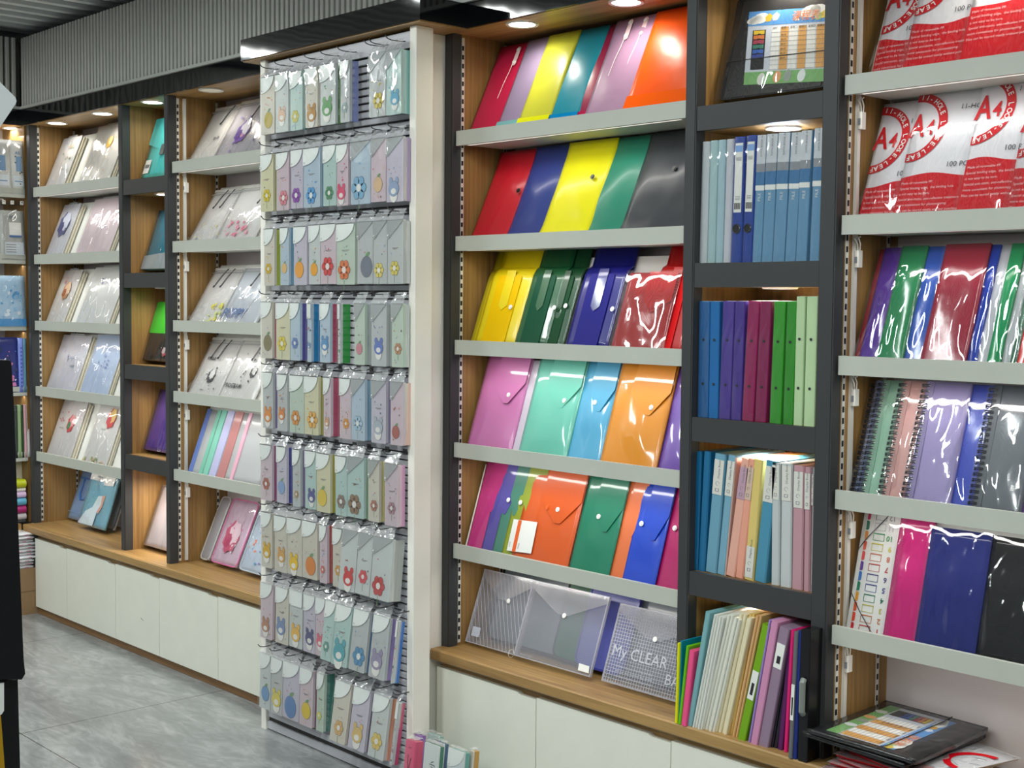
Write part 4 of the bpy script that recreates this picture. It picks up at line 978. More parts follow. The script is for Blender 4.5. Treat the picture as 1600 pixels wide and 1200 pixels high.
# the flat pile at the foot of the right-hand bay
gq = 'flat packs piled on the counter of the right-hand bay'
random.seed(5)
zz = .4205
PL = ['at the bottom of the counter pile', 'second from the bottom of the counter pile', 'third from the bottom of the counter pile', 'fourth from the bottom of the counter pile', 'second from the top of the red pile', 'topmost of the red pile, under the black timetable cases']
for i in range(6):
    th = .0095; big = (0, .05, .02, .07, .04, .10)[i]
    T = thing('pocket_pack', 'flat red and white pack '+PL[i], 'pocket pack', (-1.655+big, 2.778+random.uniform(-.01, .01)-.02*(i % 2), zz), rz=math.pi/2+(.03, -.10, .05, -.16, .02, -.25)[i], group=gq)
    def P(u, v, w=.31, d=.225):
        e = min(1, 8*min(u, 1-u), 8*min(v, 1-v)); return ((u-.5)*w, (v-.5)*d, th*(.45+.5*e)+.0012*noise.noise(V((u*5, v*5, i))))
    nu = 12; vs = [P(a/nu, b_/nu) for b_ in range(nu+1) for a in range(nu+1)]; fs = [(b_*(nu+1)+a, b_*(nu+1)+a+1, (b_+1)*(nu+1)+a+1, (b_+1)*(nu+1)+a) for b_ in range(nu) for a in range(nu)]
    M = MB(); M.add(vs, [f for f in fs if vs[f[0]][0] > -.08], WH); M.add(vs, [f for f in fs if vs[f[0]][0] <= -.08], RED)
    M.box(-.152, -.08, -.109, .109, .0, th*.5, RED); M.box(-.08, .152, -.109, .109, .0, th*.5, WH); M.build('pack', T, None, True)
    M = MB(); M.add([(a*1.015, b_*1.02, c+.0009) for a, b_, c in vs], fs, CLEARF); M.build('clear_wrap', T, None, True)
    M = MB(); k = 20; vs = []
    for j in range(k+1):
        a = math.radians(180*j/k)
        for q in (.055, .072): vs.append((.03+q*math.cos(a), -.100+q*math.sin(a), th+.0006))
    M.add(vs, [(j*2, j*2+2, j*2+3, j*2+1) for j in range(k)], RED); M.build('red_ring', T)
    zz += th+.0018
for i in range(2):
    T = thing('timetable_case', ['black timetable case under its twin, near the top of the counter pile', 'wrapped black case with a rainbow timetable card, on top of the counter pile'][i], 'document case', (-1.66+.012*i, 2.775-.004*i, zz+.001), ry=.02, rz=-.03+.05*i, group=gq)
    w2, d2, th = .270, .345, .012
    def top(x, y): return th+.05*max(0, -y/(d2/2)-.88)+.03*max(0, y/(d2/2)-.9)
    n = 14; vs = [((a/n-.5)*w2, (b_/n-.5)*d2, 0) for b_ in range(n+1) for a in range(n+1)]
    g = [(b_*(n+1)+a, b_*(n+1)+a+1, (b_+1)*(n+1)+a+1, (b_+1)*(n+1)+a) for b_ in range(n) for a in range(n)]
    up = [(x, y, top(x, y)) for x, y, _ in vs]; lo = [(x, y, top(x, y)-th+.0008) for x, y, _ in vs]
    N0 = len(up); ring = list(range(n+1))+[j*(n+1)+n for j in range(1, n+1)]+[n*(n+1)+k for k in range(n-1, -1, -1)]+[j*(n+1) for j in range(n-1, 0, -1)]
    M = MB(); M.add(up+lo, g+[tuple(N0+k for k in f[::-1]) for f in g]+[(a, a+N0, b_+N0, b_) for a, b_ in zip(ring, ring[1:]+ring[:1])], BLACK); M.build('shell', T, None, True)
    if i:
        before = set(T.children)
        timetable(T, lambda u, v: (-.150+.285*u, -.108+.175*v), 0)
        R3 = Matrix(((0, 0, 1), (-1, 0, 0), (0, -1, 0)))
        for ch in T.children:
            if ch in before: continue
            for vt in ch.data.vertices:
                p = R3 @ vt.co; p.z += top(p.x, p.y)+.0006; vt.co = p
        M = MB(); M.tube([(.045, -.17+.34*k/8, top(0, -.17+.34*k/8)+.0035) for k in range(9)], .0013, INK, 5); M.build('elastic_band', T)
        M = MB(); vs = []
        for x, y, z in up:
            edge = abs(x) > w2*.499 or abs(y) > d2*.499
            vs.append((x*1.07, y*1.06, z+.004+.005*abs(noise.noise(V((x*25, y*20, 1))))-(.010 if edge else 0)))
        M.add(vs, g, CLEAR); M.build('clear_wrap', T, None, True)
    zz += .0135
# ---------------------------------------------------------------- pencil pouches on the rack
PY = 2.505
ROWZ = [2.256, 1.998, 1.749, 1.499, 1.261, 1.014, .780, .535, .285]; PH = .192
ROWN = ['top', 'second', 'third', 'fourth', 'fifth', 'sixth', 'seventh', 'eighth', 'bottom']
POS = ['leftmost', 'second from left', 'third from left', 'fourth from left', 'fifth from left', 'sixth from left', 'seventh from left', 'eighth from left', 'ninth from left', 'tenth from left']
cream = (226, 220, 206); gw = (216, 222, 220); lil = (214, 208, 222); pk = (224, 206, 214); bl = (196, 214, 228); gr = (206, 222, 206); gy = (204, 208, 208); ye = (230, 226, 190); mt = (196, 222, 216)
YG = (190, 204, 50); TE = (40, 136, 124); BR = (168, 84, 66); GN = (70, 140, 50); PE = (140, 150, 204); BLU = (60, 150, 202); PU = (92, 84, 168); MA = (170, 50, 120); LB = (110, 180, 214); MV = (176, 120, 168); OB = (196, 120, 70); CR = (198, 74, 112); CY = (20, 138, 200); GR2 = (44, 160, 66); LV = (138, 112, 176); OL = (182, 180, 60); RO = (200, 84, 116); PB = (134, 184, 214); PP = (140, 130, 186); PC = (236, 196, 182); MG = (164, 48, 124); NB = (62, 70, 168); MU = (196, 184, 20); PG = (140, 200, 140); PY_ = (226, 218, 130); PK = (226, 162, 204); MS = (204, 150, 40); RD = (206, 76, 66); RB = (152, 58, 50); MR = (150, 50, 78); B2 = (24, 112, 168); VI = (140, 112, 190); B3 = (28, 110, 196); T3 = (48, 136, 116); BK = (170, 74, 48); DP = (88, 46, 102); OP = (232, 150, 110)
# per row: (scale, x offset, y of the row's middle, [(x left, x front right, x gusset right or 0, front, gusset, flap, motif colour)])
PR = [
 (.21875, 370, 145, [(175, 270, 0, cream, None, 'q', (190, 170, 60)), (278, 368, 0, gw, None, 'q', (226, 190, 160)), (383, 470, 488, mt, TE, 'q', (210, 200, 70)), (491, 578, 593, cream, BR, 'q', (190, 140, 60)), (597, 705, 737, gw, GN, 'q', (90, 160, 90)), (742, 806, 860, gy, PE, 'q', (170, 190, 190)), (946, 1064, 0, gy, None, 'd', (220, 200, 90)), (1068, 1174, 1240, mt, (130, 196, 190), 'd', (110, 180, 210))]),
 (.19375, 390, 280, [(92, 190, 213, ye, YG, 'q', (224, 200, 30)), (217, 316, 333, pk, PU, 'q', (226, 140, 150)), (336, 432, 0, lil, None, 'q', (150, 80, 180)), (436, 568, 592, bl, BLU, 'q', (90, 160, 214)), (595, 700, 0, mt, None, 'q', (90, 150, 110)), (704, 795, 813, pk, MA, 'q', (220, 80, 120)), (817, 976, 0, bl, None, 'd', (130, 180, 210)), (979, 1100, 0, pk, None, 'd', (220, 190, 150)), (1104, 1240, 1290, lil, (180, 160, 200), 'd', (150, 170, 200))]),
 (.19375, 390, 397, [(118, 200, 246, cream, YG, 'q', (226, 190, 40)), (249, 316, 355, bl, LB, 'q', (230, 190, 120)), (358, 462, 478, lil, MV, 'q', (240, 170, 60)), (480, 571, 0, gw, None, 'q', (240, 170, 30)), (573, 700, 0, pk, None, 'q', (220, 60, 60)), (702, 850, 868, gr, OB, 'q', (226, 120, 60)), (870, 996, 0, gy, None, 'd', (120, 126, 140)), (999, 1110, 0, gy, None, 'd', (226, 210, 110)), (1113, 1240, 1288, gy, (206, 212, 212), 'd', (222, 206, 90))]),
 (.19375, 390, 515, [(95, 183, 212, cream, CR, 'q', (140, 130, 90)), (215, 325, 0, ye, None, 'q', (230, 210, 60)), (328, 406, 464, bl, PU, 'q', (110, 140, 200)), (467, 498, 566, bl, CY, 'n', (120, 160, 210)), (569, 650, 710, bl, CR, 'q', (90, 150, 200)), (713, 732, 802, gw, GR2, 'n', (120, 190, 130)), (846, 930, 980, gr, (204, 216, 212), 'd', (210, 140, 150)), (984, 1104, 1144, gy, (204, 212, 210), 'd', (100, 126, 196)), (1148, 1238, 1282, gr, (204, 212, 208), 'd', (200, 150, 110))]),
 (.19375, 390, 622, [(108, 188, 222, gy, LV, 'q', (230, 150, 70)), (225, 305, 322, gy, (110, 170, 176), 'q', (226, 140, 60)), (325, 440, 0, gr, None, 'q', (226, 150, 60)), (443, 555, 592, ye, OL, 'q', (236, 180, 80)), (598, 655, 716, pk, RO, 'q', (220, 170, 120)), (728, 818, 0, pk, None, 'q', (236, 160, 60)), (821, 930, 978, bl, PB, 'd', (170, 200, 220)), (983, 1100, 1134, lil, PP, 'd', (180, 190, 200)), (1138, 1238, 1302, pk, PC, 'd', (180, 100, 90))]),
 (.19375, 390, 735, [(90, 180, 218, pk, MG, 'q', (190, 110, 90)), (220, 298, 346, lil, NB, 'q', (140, 170, 210)), (348, 410, 446, gy, LV, 'q', (190, 160, 110)), (449, 538, 0, mt, None, 'q', (90, 90, 150)), (540, 650, 692, ye, MU, 'q', (226, 200, 70)), (694, 785, 0, mt, None, 'q', (150, 130, 120)), (788, 922, 956, mt, PG, 'd', (150, 120, 90)), (958, 1044, 1088, cream, PY_, 'd', (190, 130, 110)), (1091, 1198, 1246, pk, PK, 'd', (180, 140, 150))]),
 (.19375, 390, 855, [(95, 180, 200, cream, MS, 'q', (226, 180, 40)), (202, 302, 0, cream, None, 'q', (220, 170, 90)), (304, 424, 0, cream, None, 'q', (240, 200, 40)), (427, 545, 564, cream, MU, 'q', (226, 140, 60)), (566, 624, 680, pk, RD, 'q', (226, 120, 110)), (672, 750, 0, cream, None, 'q', (226, 170, 80)), (754, 880, 0, gw, None, 'd', (210, 60, 60)), (885, 1000, 0, gw, None, 'd', (220, 80, 90)), (1004, 1160, 1250, gw, (206, 210, 204), 'd', (200, 70, 70))]),
 (.2667, 390, 985, [(68, 138, 154, pk, RB, 'q', (190, 140, 110)), (156, 230, 0, cream, None, 'q', (130, 150, 190)), (238, 312, 322, gw, MR, 'f', (236, 190, 90)), (320, 388, 0, lil, None, 'q', (90, 90, 130)), (390, 448, 0, pk, None, 'q', (226, 110, 130)), (450, 512, 0, mt, None, 'q', (110, 160, 150)), (512, 605, 630, mt, B2, 'q', (90, 170, 180)), (617, 708, 730, gy, B2, 'q', (90, 150, 190)), (732, 826, 862, gy, VI, 'q', (160, 150, 180)), (864, 874, 906, gy, B3, 'n', (90, 120, 130))]),
 (.2667, 390, 1080, [(65, 128, 0, gw, None, 'q', (120, 160, 200)), (130, 198, 0, gy, None, 'q', (226, 210, 100)), (200, 296, 0, lil, None, 'q', (100, 140, 190)), (298, 374, 396, pk, MG, 'q', (226, 200, 60)), (398, 440, 490, gr, T3, 'q', (220, 220, 110)), (510, 600, 620, cream, BK, 'q', (220, 180, 120)), (617, 712, 732, lil, DP, 'q', (220, 190, 120)), (734, 826, 862, gw, OP, 'q', (226, 200, 110)), (864, 878, 908, gy, CR, 'n', (190, 150, 160))]),
]
def cname(c):
    T = {YG: 'yellow-green', TE: 'teal', BR: 'rust brown', GN: 'grass green', PE: 'periwinkle', BLU: 'sky blue', PU: 'violet-blue', MA: 'magenta', LB: 'light blue', MV: 'mauve', OB: 'tan orange', CR: 'crimson pink', CY: 'cyan blue', GR2: 'bright green', LV: 'lavender', OL: 'olive yellow', RO: 'rose', PB: 'pastel blue', PP: 'pastel purple', PC: 'peach', MG: 'magenta', NB: 'royal blue', MU: 'mustard', PG: 'pastel green', PY_: 'pastel yellow', PK: 'pastel pink', MS: 'amber', RD: 'coral red', RB: 'brick red', MR: 'maroon', B2: 'ocean blue', VI: 'violet', B3: 'cobalt blue', T3: 'sea green', BK: 'brick', DP: 'dark plum', OP: 'salmon'}
    return T.get(c, 'pale')
rnd = random.Random(11)
def motif(M, w, h, y, col, r):
    """small generic stickers: rounds with ears or petals, stars, leaves, ticks"""
    dk = plain('motif_line', (112, 104, 108), .6); c1 = plain('motif_%d_%d_%d' % col, col, .5)
    c2 = plain('motif_light', (240, 238, 232), .5)
    k = r.choice(['bloom', 'bun', 'bun', 'fruit', 'bloom']); cx = w*r.uniform(.40, .60); cz = h*r.uniform(.20, .30); R = w*r.uniform(.28, .38)
    if k == 'bun':
        for s in (-1, 1): M.disc(cx+s*R*.6, cz+R*1.0, y, R*.34+.0007, R*.42+.0007, dk, .0003, 10); M.disc(cx+s*R*.6, cz+R*1.0, y-.0004, R*.34, R*.42, c1, .0003, 10)
        M.disc(cx, cz-R*.9, y, R*.72+.0007, R*.8, dk, .0003, 12); M.disc(cx, cz-R*.9, y-.0004, R*.72, R*.78, c2, .0003, 12)
        M.disc(cx, cz, y-.0005, R+.0008, R*.92+.0008, dk, .0003, 16); M.disc(cx, cz, y-.0009, R, R*.92, c1, .0003, 16); M.disc(cx, cz-R*.3, y-.0013, R*.5, R*.36, c2, .0003, 12)
    elif k == 'bloom':
        for q in range(6): a = q*math.pi/3; M.disc(cx+R*.62*math.cos(a), cz+R*.62*math.sin(a), y, R*.44, R*.44, dk, .0003, 9); M.disc(cx+R*.62*math.cos(a), cz+R*.62*math.sin(a), y-.0004, R*.40, R*.40, c1, .0003, 9)
        M.disc(cx, cz, y-.0009, R*.34, R*.34, c2, .0003, 10); M.box(cx-.0007, cx+.0007, y-.0003, y, cz-R*2, cz-R, plain('motif_leaf', (120, 160, 110), .5))
    else:
        M.disc(cx, cz, y, R+.0008, R*1.1+.0008, dk, .0003, 16); M.disc(cx, cz, y-.0004, R, R*1.1, c1, .0003, 16); M.disc(cx+R*.2, cz+R*1.3, y-.0004, R*.42, R*.2, plain('motif_leaf', (120, 160, 110), .5), .0003, 8, .5)
    for i in range(r.randint(8, 13)):
        x = w*r.uniform(.14, .86); z = h*r.uniform(.06, .68)
        if (x-cx)**2+(z-cz)**2 < (R*1.4)**2: continue
        q = r.uniform(.0016, .0036); M.disc(x, z, y, q, q*r.uniform(.6, 1.2), r.choice([c1, dk, c1, plain('motif_b', (150, 170, 200), .5), plain('motif_r', (214, 130, 130), .5)]), .0003, r.choice([3, 4, 6, 8]), r.uniform(0, 2))
    if r.random() < .5: M.box(w*.3, w*.7, y-.0003, y, h*.56, h*.566, dk); M.box(w*.36, w*.62, y-.0003, y, h*.545, h*.55, dk)
    return 1
PW_FR = {}
for ri, (sc, ox, my, items) in enumerate(PR):
    zt = ROWZ[ri]; my = {0: 160, 1: 285, 2: 400, 3: 512, 4: 622, 5: 740, 6: 855, 7: 970, 8: 1090}[ri]
    for ci, (xa, xb, xg, fc, gc, fl, mc) in enumerate(items):
        # lower rows swing forward at the foot
        yy = my+(xa/1300)*({0: -30, 1: -22, 2: -5, 3: 10, 4: 25, 5: 40, 6: 55, 7: 60, 8: 75}[ri]-0)
        A = at_y(ox+xa*sc, yy, PY); B = at_y(ox+xb*sc, yy, PY)
        w = B.x-A.x-.0006
        # gusset runs back from the front right corner: its depth follows from its width in the photo
        dep = .012
        if xg:
            G = at_y(ox+xg*sc, yy, PY).x-B.x; dep = min(.047, max(.014, G*.72+.006))
        tilt = 0
        if ri == 6 and ci >= 6: tilt = .09
        if ri == 7: tilt = .02 if ci < 5 else .13
        if ri == 8: tilt = .03 if ci < 5 else .15
        lab = ('%s pencil pouch with %s side, %s in the %s row' % ('diagonal-flap' if fl == 'd' else 'edge-on' if fl == 'n' else 'square-flap' if fl == 'f' else 'round-flap', cname(gc), POS[ci], ROWN[ri])) if gc else '%s pencil pouch without side strip, %s in the %s row' % ('diagonal-flap' if fl == 'd' else 'round-flap', POS[ci], ROWN[ri])
        zt2 = zt-.004*rnd.random()
        t = thing('pencil_pouch', lab, 'pencil pouch', (A.x, PY+.0, zt2), rx=-tilt, group='pencil pouches in the %s row of the rack' % ROWN[ri])
        h = PH; r = random.Random(ri*31+ci)
        fm = film('pouch_film_%d_%d_%d' % fc, fc, .88, .13, 22, .45, .35)
        M = MB()
        P = rrect(0, w, -h, 0, .003, 2)
        M.plate(P, -.0, min(dep, .010), fm)
        M.build('front_panel', t)
        M = MB(); mt_ = MB(); motif(mt_, w, h, -.0006, mc, r)
        mt_.v = [(a, b_, c-h) for a, b_, c in mt_.v]; mt_.build('printed_motif', t)
        # gusset (folded side) and rear
        gm = tinted(gc, .92) if gc else fm
        M = MB(); f0 = .003
        M.prism([(w-.004, .010, -h+.001), (w, .002, -h+.001), (w-.0008, dep*.5+.003, -h+.001), (w, dep, -h+.001), (w-.004, dep+.001, -h+.001)], (0, 0, h-.004), gm)
        M.build('side_gusset', t)
        if fl == 'q': q = [(0, .0), (w-.001, 0)]+[(w*math.cos(a)**.8 if a < 1.57 else 0, -.052*math.sin(a)) for a in [k*math.pi/2/8 for k in range(1, 9)]]; pts = [(0, 0)]+[(0, -.056)]+[(max(0, w*.98*math.sin(a)), -.056*math.cos(a)) for a in [math.pi/2*k/8 for k in range(1, 9)]]+[(w*.98, 0)]
        elif fl == 'd': pts = [(0, 0), (0, -.054), (.006, -.056), (w*.98, -.004), (w*.98, 0)]
        elif fl == 'f': pts = rrect(0, w, -.052, 0, .006)
        else: pts = rrect(0, max(w, .004), -.05, 0, .0015)
        M = MB(); M.plate(pts, -.0034, .0012, FLAPW if fl != 'd' else FLAPC); M.plate([(0, 0), (w*.98, 0), (w*.98, -.002), (0, -.002)], -.0034, .014, FLAPW if fl != 'd' else FLAPC); M.build('flap', t)
        if w > .02: snap(t, .007, -.046, -.0036, r=.0032)
        if xg and gc and ri in (3, 5, 7, 8) and ci % 2 == 0:
            pass
        # packing film with its crinkled header reaching up to the hook
        M = MB(); sd = ri*9+ci
        def Pf(u, v):
            x = -.003+(w+.006)*u; z = -h-.002+(h+.004)*v
            e = min(1, 5*min(u, 1-u)); return (x, -.006-.004*e*abs(noise.noise(V((x*60, z*22, sd)))), z)
        M.grid(Pf, 6, 12, CLEAR)
        def Ph(u, v):
            x = -.003+(w+.006)*u*(1-.25*v)+w*.125*v; z = .001+.034*v
            return (x, -.004+.022*v+.006*noise.noise(V((x*70, z*80, sd))), z)
        M.grid(Ph, 7, 4, CLEARF)
        M.build('packing_film', t, None, True)
        # the hook that carries it
        hx = A.x+w*.5 if w > .03 else A.x+.02
        k = thing('display_hook', 'dark steel hook, %s in the %s row of the rack' % (POS[ci], ROWN[ri]), 'hook', (hx, 2.556, zt+.026), group='steel hooks of the pouch rack')
        M = MB(); Y0 = 0
        M.tube([(0, .0, .004), (0, -.02, 0), (0, -.060, -.001), (-.001, -.074, .002), (-.002, -.082, .011)], .0017, HOOKM, 6); M.build('wire_arm', k)
        M = MB(); M.box(-.010, .010, .0, .0018, -.006, .012, HOOKM); M.build('hook_plate', k)
for j, (px, py, ri) in enumerate(((558, 80, 0), (498, 1062, 8))):
    q = at_y(px, py, 2.47); k = thing('display_hook', ['bare dark steel hook over the gap in the top row of the rack', 'bare dark steel hook over the gap in the bottom row of the rack'][j], 'hook', (q.x+.03, 2.556, ROWZ[ri]+.026), group='steel hooks of the pouch rack')
    M = MB(); M.tube([(0, .0, .004), (0, -.02, 0), (0, -.060, -.001), (-.001, -.074, .002), (-.002, -.082, .011)], .0017, HOOKM, 6); M.build('wire_arm', k)
    M = MB(); M.box(-.010, .010, .0, .0018, -.006, .012, HOOKM); M.build('hook_plate', k)
# ---------------------------------------------------------------- pouches standing on the floor by the rack
gf = 'pencil pouches standing on the floor by the rack'
def floor_pouch(label, xl, xr, xs, y, front, side, Y=2.49, flap=False, ink=None, h=.21, tilt=.10):
    A = at_y(xl, y, Y+.02); B = at_y(xr, y, Y+.02); G = at_y(xs, y, Y+.02)
    w = B.x-A.x; dep = max(.02, (G.x-B.x)*.8); h = max(.15, A.z/math.cos(tilt))
    t = thing('pencil_pouch', label, 'pencil pouch', (A.x, Y-.02, .001), rx=-tilt, group=gf)
    M = MB(); M.plate(rrect(0, w, .0, h, .004, 2), 0, .006, vinyl(front, .2)); M.build('front_panel', t)
    M = MB(); M.prism([(w-.003, .007, 0), (w, .004, 0), (w-.002, dep*.5, 0), (w, dep, 0), (0, dep, 0), (0, .007, 0)], (0, 0, h-.003), vinyl(side, .2)); M.build('side_gusset', t)
    if flap: M = MB(); M.plate([(0, h), (0, h-.05)]+[(w*math.sin(a), h-.052*math.cos(a)) for a in [math.pi/2*k/7 for k in range(8)]], -.0015, .0014, FLAPW); M.build('flap', t); snap(t, .007, h-.042, -.002, r=.003)
    if ink: M = MB(); ink(M, w, h); M.build('printed_motif', t)
    M = MB(); sheet(M, -.002, w+.002, 0, h+.006, .004, CLEAR, .003, .003, xl*.1, 6, 12, back=False, amp2=.004)
    M.grid(lambda u, v: (-.002+(w+.004)*u, -.003+dep*v, h+.006+.004*noise.noise(V((u*9, v*7, xl)))), 6, 4, CLEARF); M.build('packing_film', t, None, True)
    return t
def cord_ink(M, w, h):
    M.disc(w*.5, h*.46, -.0008, w*.15, w*.17, INK, .0005, 14); M.tube([(w*.46, -.0012, h*.52), (w*.40, -.0012, h*.66), (w*.38, -.0012, h*.78)], .0007, INK, 4); M.tube([(w*.52, -.0012, h*.52), (w*.60, -.0012, h*.64), (w*.72, -.0012, h*.74)], .0007, INK, 4)
    for k in range(4): M.disc(w*(.35+.1*k), h*(.88+.015*(k % 2)), -.0008, .0015, .0015, plain('rose_dot', (170, 60, 90), .5), .0005, 6)
def bar_ink(M, w, h):
    M.plate(rrect(w*.2, w*.30, h*.45, h*.62, .002), -.0008, .0005, INK); M.text('三 米 小', w*.78, h*.38, -.0010, .026, INK, rot=math.pi/2, sx=.9)
floor_pouch('lilac pencil pouch behind the pink one on the floor', 651, 664, 675, 1143, (176, 140, 206), (160, 120, 196), 2.545)
floor_pouch('pale mint pencil pouch at the back of the floor group', 676, 694, 702, 1142, (186, 206, 198), (160, 190, 180), 2.555)
floor_pouch('bright pink pencil pouch with a black cord print, on the floor', 643, 657, 671, 1152, (232, 100, 136), (222, 96, 130), 2.47, ink=cord_ink)
floor_pouch('white pencil pouch with slate blue side, on the floor', 684, 702, 710, 1154, (220, 226, 226), (84, 110, 144), 2.54)
floor_pouch('white pencil pouch with brush lettering and green side, on the floor', 672, 694, 702, 1157, (222, 228, 226), (92, 140, 120), 2.47, ink=bar_ink)
floor_pouch('round-flap pencil pouch with pale teal side, on the floor', 709, 733, 743, 1166, (214, 222, 222), (120, 176, 168), 2.47, flap=True)
floor_pouch('tan-sided pencil pouch at the right end of the floor group', 741, 747, 758, 1170, (220, 214, 200), (206, 160, 90), 2.50)

# ---------------------------------------------------------------- bay left of the pegboard: cord-tied folders
s1 = .2625
Lb = [Lean(z, l, 2.768, -4.932) for z, l in zip(ZB, LEANB)]
gb = 'clear cord-tied folders in the bay left of the pegboard'
def cordbag(L, label, xl, xr, y, h, off, wmin=.26, tint=(224, 222, 220), cords=((.5, 1.),), deco=None, al=.8, grp=gb, thick=.008, name='clear_folder'):
    T, w = L.start(name, label, 'folder', xl, xr, y, off, grp)
    w = max(w, wmin)
    m = film('clear_folder_%d_%d_%d_%g' % (*tint, al), tint, al, .16, 9, .6, .4, ridged=True)
    M = MB(); sheet(M, 0, w, 0, h, thick, m, .004, .003, xl*.31, 12, 14); M.build('sleeve', T, None, True)
    M = MB(); M.plate([(0, h-.03), (w, h-.03), (w, h-.026), (0, h-.026)], -thick-.007, .001, FLAPC); M.plate([(.001, h-.012), (w-.001, h-.012), (w-.001, h-.001), (.001, h-.001)], -thick-.003, .002, PAPER); M.build('slide_zip', T)
    for u, v in cords:
        M = MB(); x = w*u; z = h*v-.012; y = -thick-.010
        M.tube([(x+.012, y, z), (x-.002, y-.002, z-.04), (x-.016, y-.002, z-.078), (x-.022, y-.002, z-.086), (x-.022, y-.002, z-.074), (x-.008, y-.002, z-.035), (x+.018, y, z)], .0013, INK, 5)
        M.disc(x-.022, z-.086, y-.002, .0055, .0055, INK, .003, 10); M.build('cord_pull', T)
    if deco: M = MB(); deco(M, w, h, -thick-.008); M.build('printed_motif', T)
    wrap(T, w, h, thick+.007, xl*.7, CLEAR, amp=.007)
    return T
def pcol(c): return plain('print_%d_%d_%d' % c, c, .5)
def scatter(cols, seed, n=16, zone=(.1, .9, .1, .8), r0=.003, r1=.008):
    def f(M, w, h, y):
        r = random.Random(seed)
        for i in range(n):
            q = r.uniform(r0, r1); M.disc(w*r.uniform(*zone[:2]), h*r.uniform(*zone[2:]), y-.0003*(i % 3), q, q*r.uniform(.5, 1.1), pcol(cols[i % len(cols)]), .0004, r.choice([4, 5, 6, 8, 10]), r.uniform(0, 3))
    return f
def spiky(cols, cx, cz, R):
    def f(M, w, h, y):
        for k, (c, q) in enumerate(zip(cols, (1, .72, .45, .2))):
            ox_, oz_ = ((0, 0), (.22, .30), (-.30, -.25), (.35, -.40))[k]; pts = [(w*cx+R*ox_+R*q*(1 if i % 2 == 0 else .84)*math.cos(i*math.pi/7+k), h*cz+R*oz_+R*q*(1.2 if i % 2 == 0 else .95)*math.sin(i*math.pi/7+k)) for i in range(14)]
            M.plate(pts, y-.0004*(k+1), .0004, pcol(c))
    return f
def words(items):
    def f(M, w, h, y):
        for s_, x, z, sz, c, b_ in items: M.text(s_, w*x, h*z, y, sz, pcol(c), b_)
    return f
def both(*fs):
    def f(M, w, h, y):
        for g in fs: g(M, w, h, y)
    return f
cordbag(Lb[0], 'plain hazy folder with a small black cord, left on the top shelf by the pegboard', 273, 338, 249, .295, .002, .25, cords=((.62, 1),), deco=words([('by-B', .5, .42, .022, (90, 90, 96), True)]))
cordbag(Lb[0], 'grey folder with a purple spiky print, right on the top shelf by the pegboard', 338, 405, 244, .295, .010, .30, (196, 192, 200), ((.56, 1),), both(spiky([(120, 84, 180), (232, 228, 236), (96, 60, 150), (220, 150, 190)], .42, .45, .048), scatter([(150, 140, 190)], 3)))
cordbag(Lb[1], 'pale folder with faint yellow print and two cords, second shelf by the pegboard', 276, 339, 377, .28, .002, .25, cords=((.42, 1), (.62, 1)), deco=scatter([(214, 210, 160), (190, 196, 220)], 5, 14, (.1, .9, .08, .4)))
cordbag(Lb[1], 'pale folder with pink blossom print, second shelf by the pegboard', 339, 398, 374, .28, .010, .25, cords=((.80, 1),), deco=scatter([(224, 120, 150), (232, 150, 170)], 8, 24, (.2, .8, .12, .40), .004, .011))
cordbag(Lb[2], 'pale folder with yellow-green print and two cords, third shelf by the pegboard', 276, 343, 502, .28, .002, .25, cords=((.42, 1), (.62, 1)), deco=both(scatter([(196, 206, 110), (226, 216, 90)], 4, 16, (.55, .9, .06, .36), .006, .014), words([('hello day', .12, .3, .012, (150, 156, 160), False)])))
cordbag(Lb[2], 'pale folder with blue PUPPY lettering, third shelf by the pegboard', 345, 405, 500, .28, .010, .25, (198, 204, 212), ((.55, 1),), both(words([('PUPPY', .06, .14, .058, (86, 116, 168), True)]), scatter([(170, 184, 200)], 9, 8, (.1, .8, .4, .8))))
cordbag(Lb[3], 'pale folder with black doodle prints and two cords, fourth shelf by the pegboard', 277, 342, 613, .275, .002, .25, cords=((.40, 1), (.62, 1)), deco=both(words([('BUBBLE!', .18, .62, .018, (50, 50, 54), True), ('sweet', .36, .12, .013, (50, 50, 54), False)]), scatter([(60, 60, 64)], 12, 12, (.35, .8, .12, .5), .002, .005), spiky([(70, 70, 74), (220, 220, 218)], .52, .36, .028)))
cordbag(Lb[3], 'pale folder with PROGRAM lettering in black, fourth shelf by the pegboard', 345, 403, 616, .275, .010, .25, cords=((.66, 1),), deco=both(words([('PROGRAM', .08, .20, .026, (50, 50, 54), True)]), scatter([(60, 60, 64)], 22, 14, (.3, .9, .2, .8), .002, .006), spiky([(60, 60, 64), (206, 206, 204)], .72, .46, .022)))
gs = 'slide-bar report covers on the lowest lipped shelf by the pegboard'
bars = [('blue', (110, 134, 202), 296, 302), ('mint', (128, 200, 176), 313, 318), ('second mint', (136, 204, 184), 319, 327), ('lavender', (190, 190, 224), 328, 339), ('dusty rose', (190, 130, 128), 340, 353), ('faint pink', (232, 176, 196), 361, 366)]
for i, (nm, c, x0, x1) in enumerate(bars):
    T, w = Lb[4].start('report_cover', 'clear report cover with a %s slide bar, lowest lipped shelf by the pegboard' % nm, 'report cover', x0, x0+56, 737+i*2, .0015+.0045*i, gs)
    wb = w*(x1-x0)/56
    M = MB(); sheet(M, .001, min(w, .21), 0, .285, .003, film('cover_clear', (214, 216, 218), .6, .2, 8, .4, .35), .001, .001, i, 6, 8); M.build('sheet', T, None, True)
    M = MB(); M.bbox(0, wb, -.0075, -.003, 0, .287, vinyl(c, .3), .001); M.build('slide_bar', T)
Lk = Lean(.460, 24, 2.83)
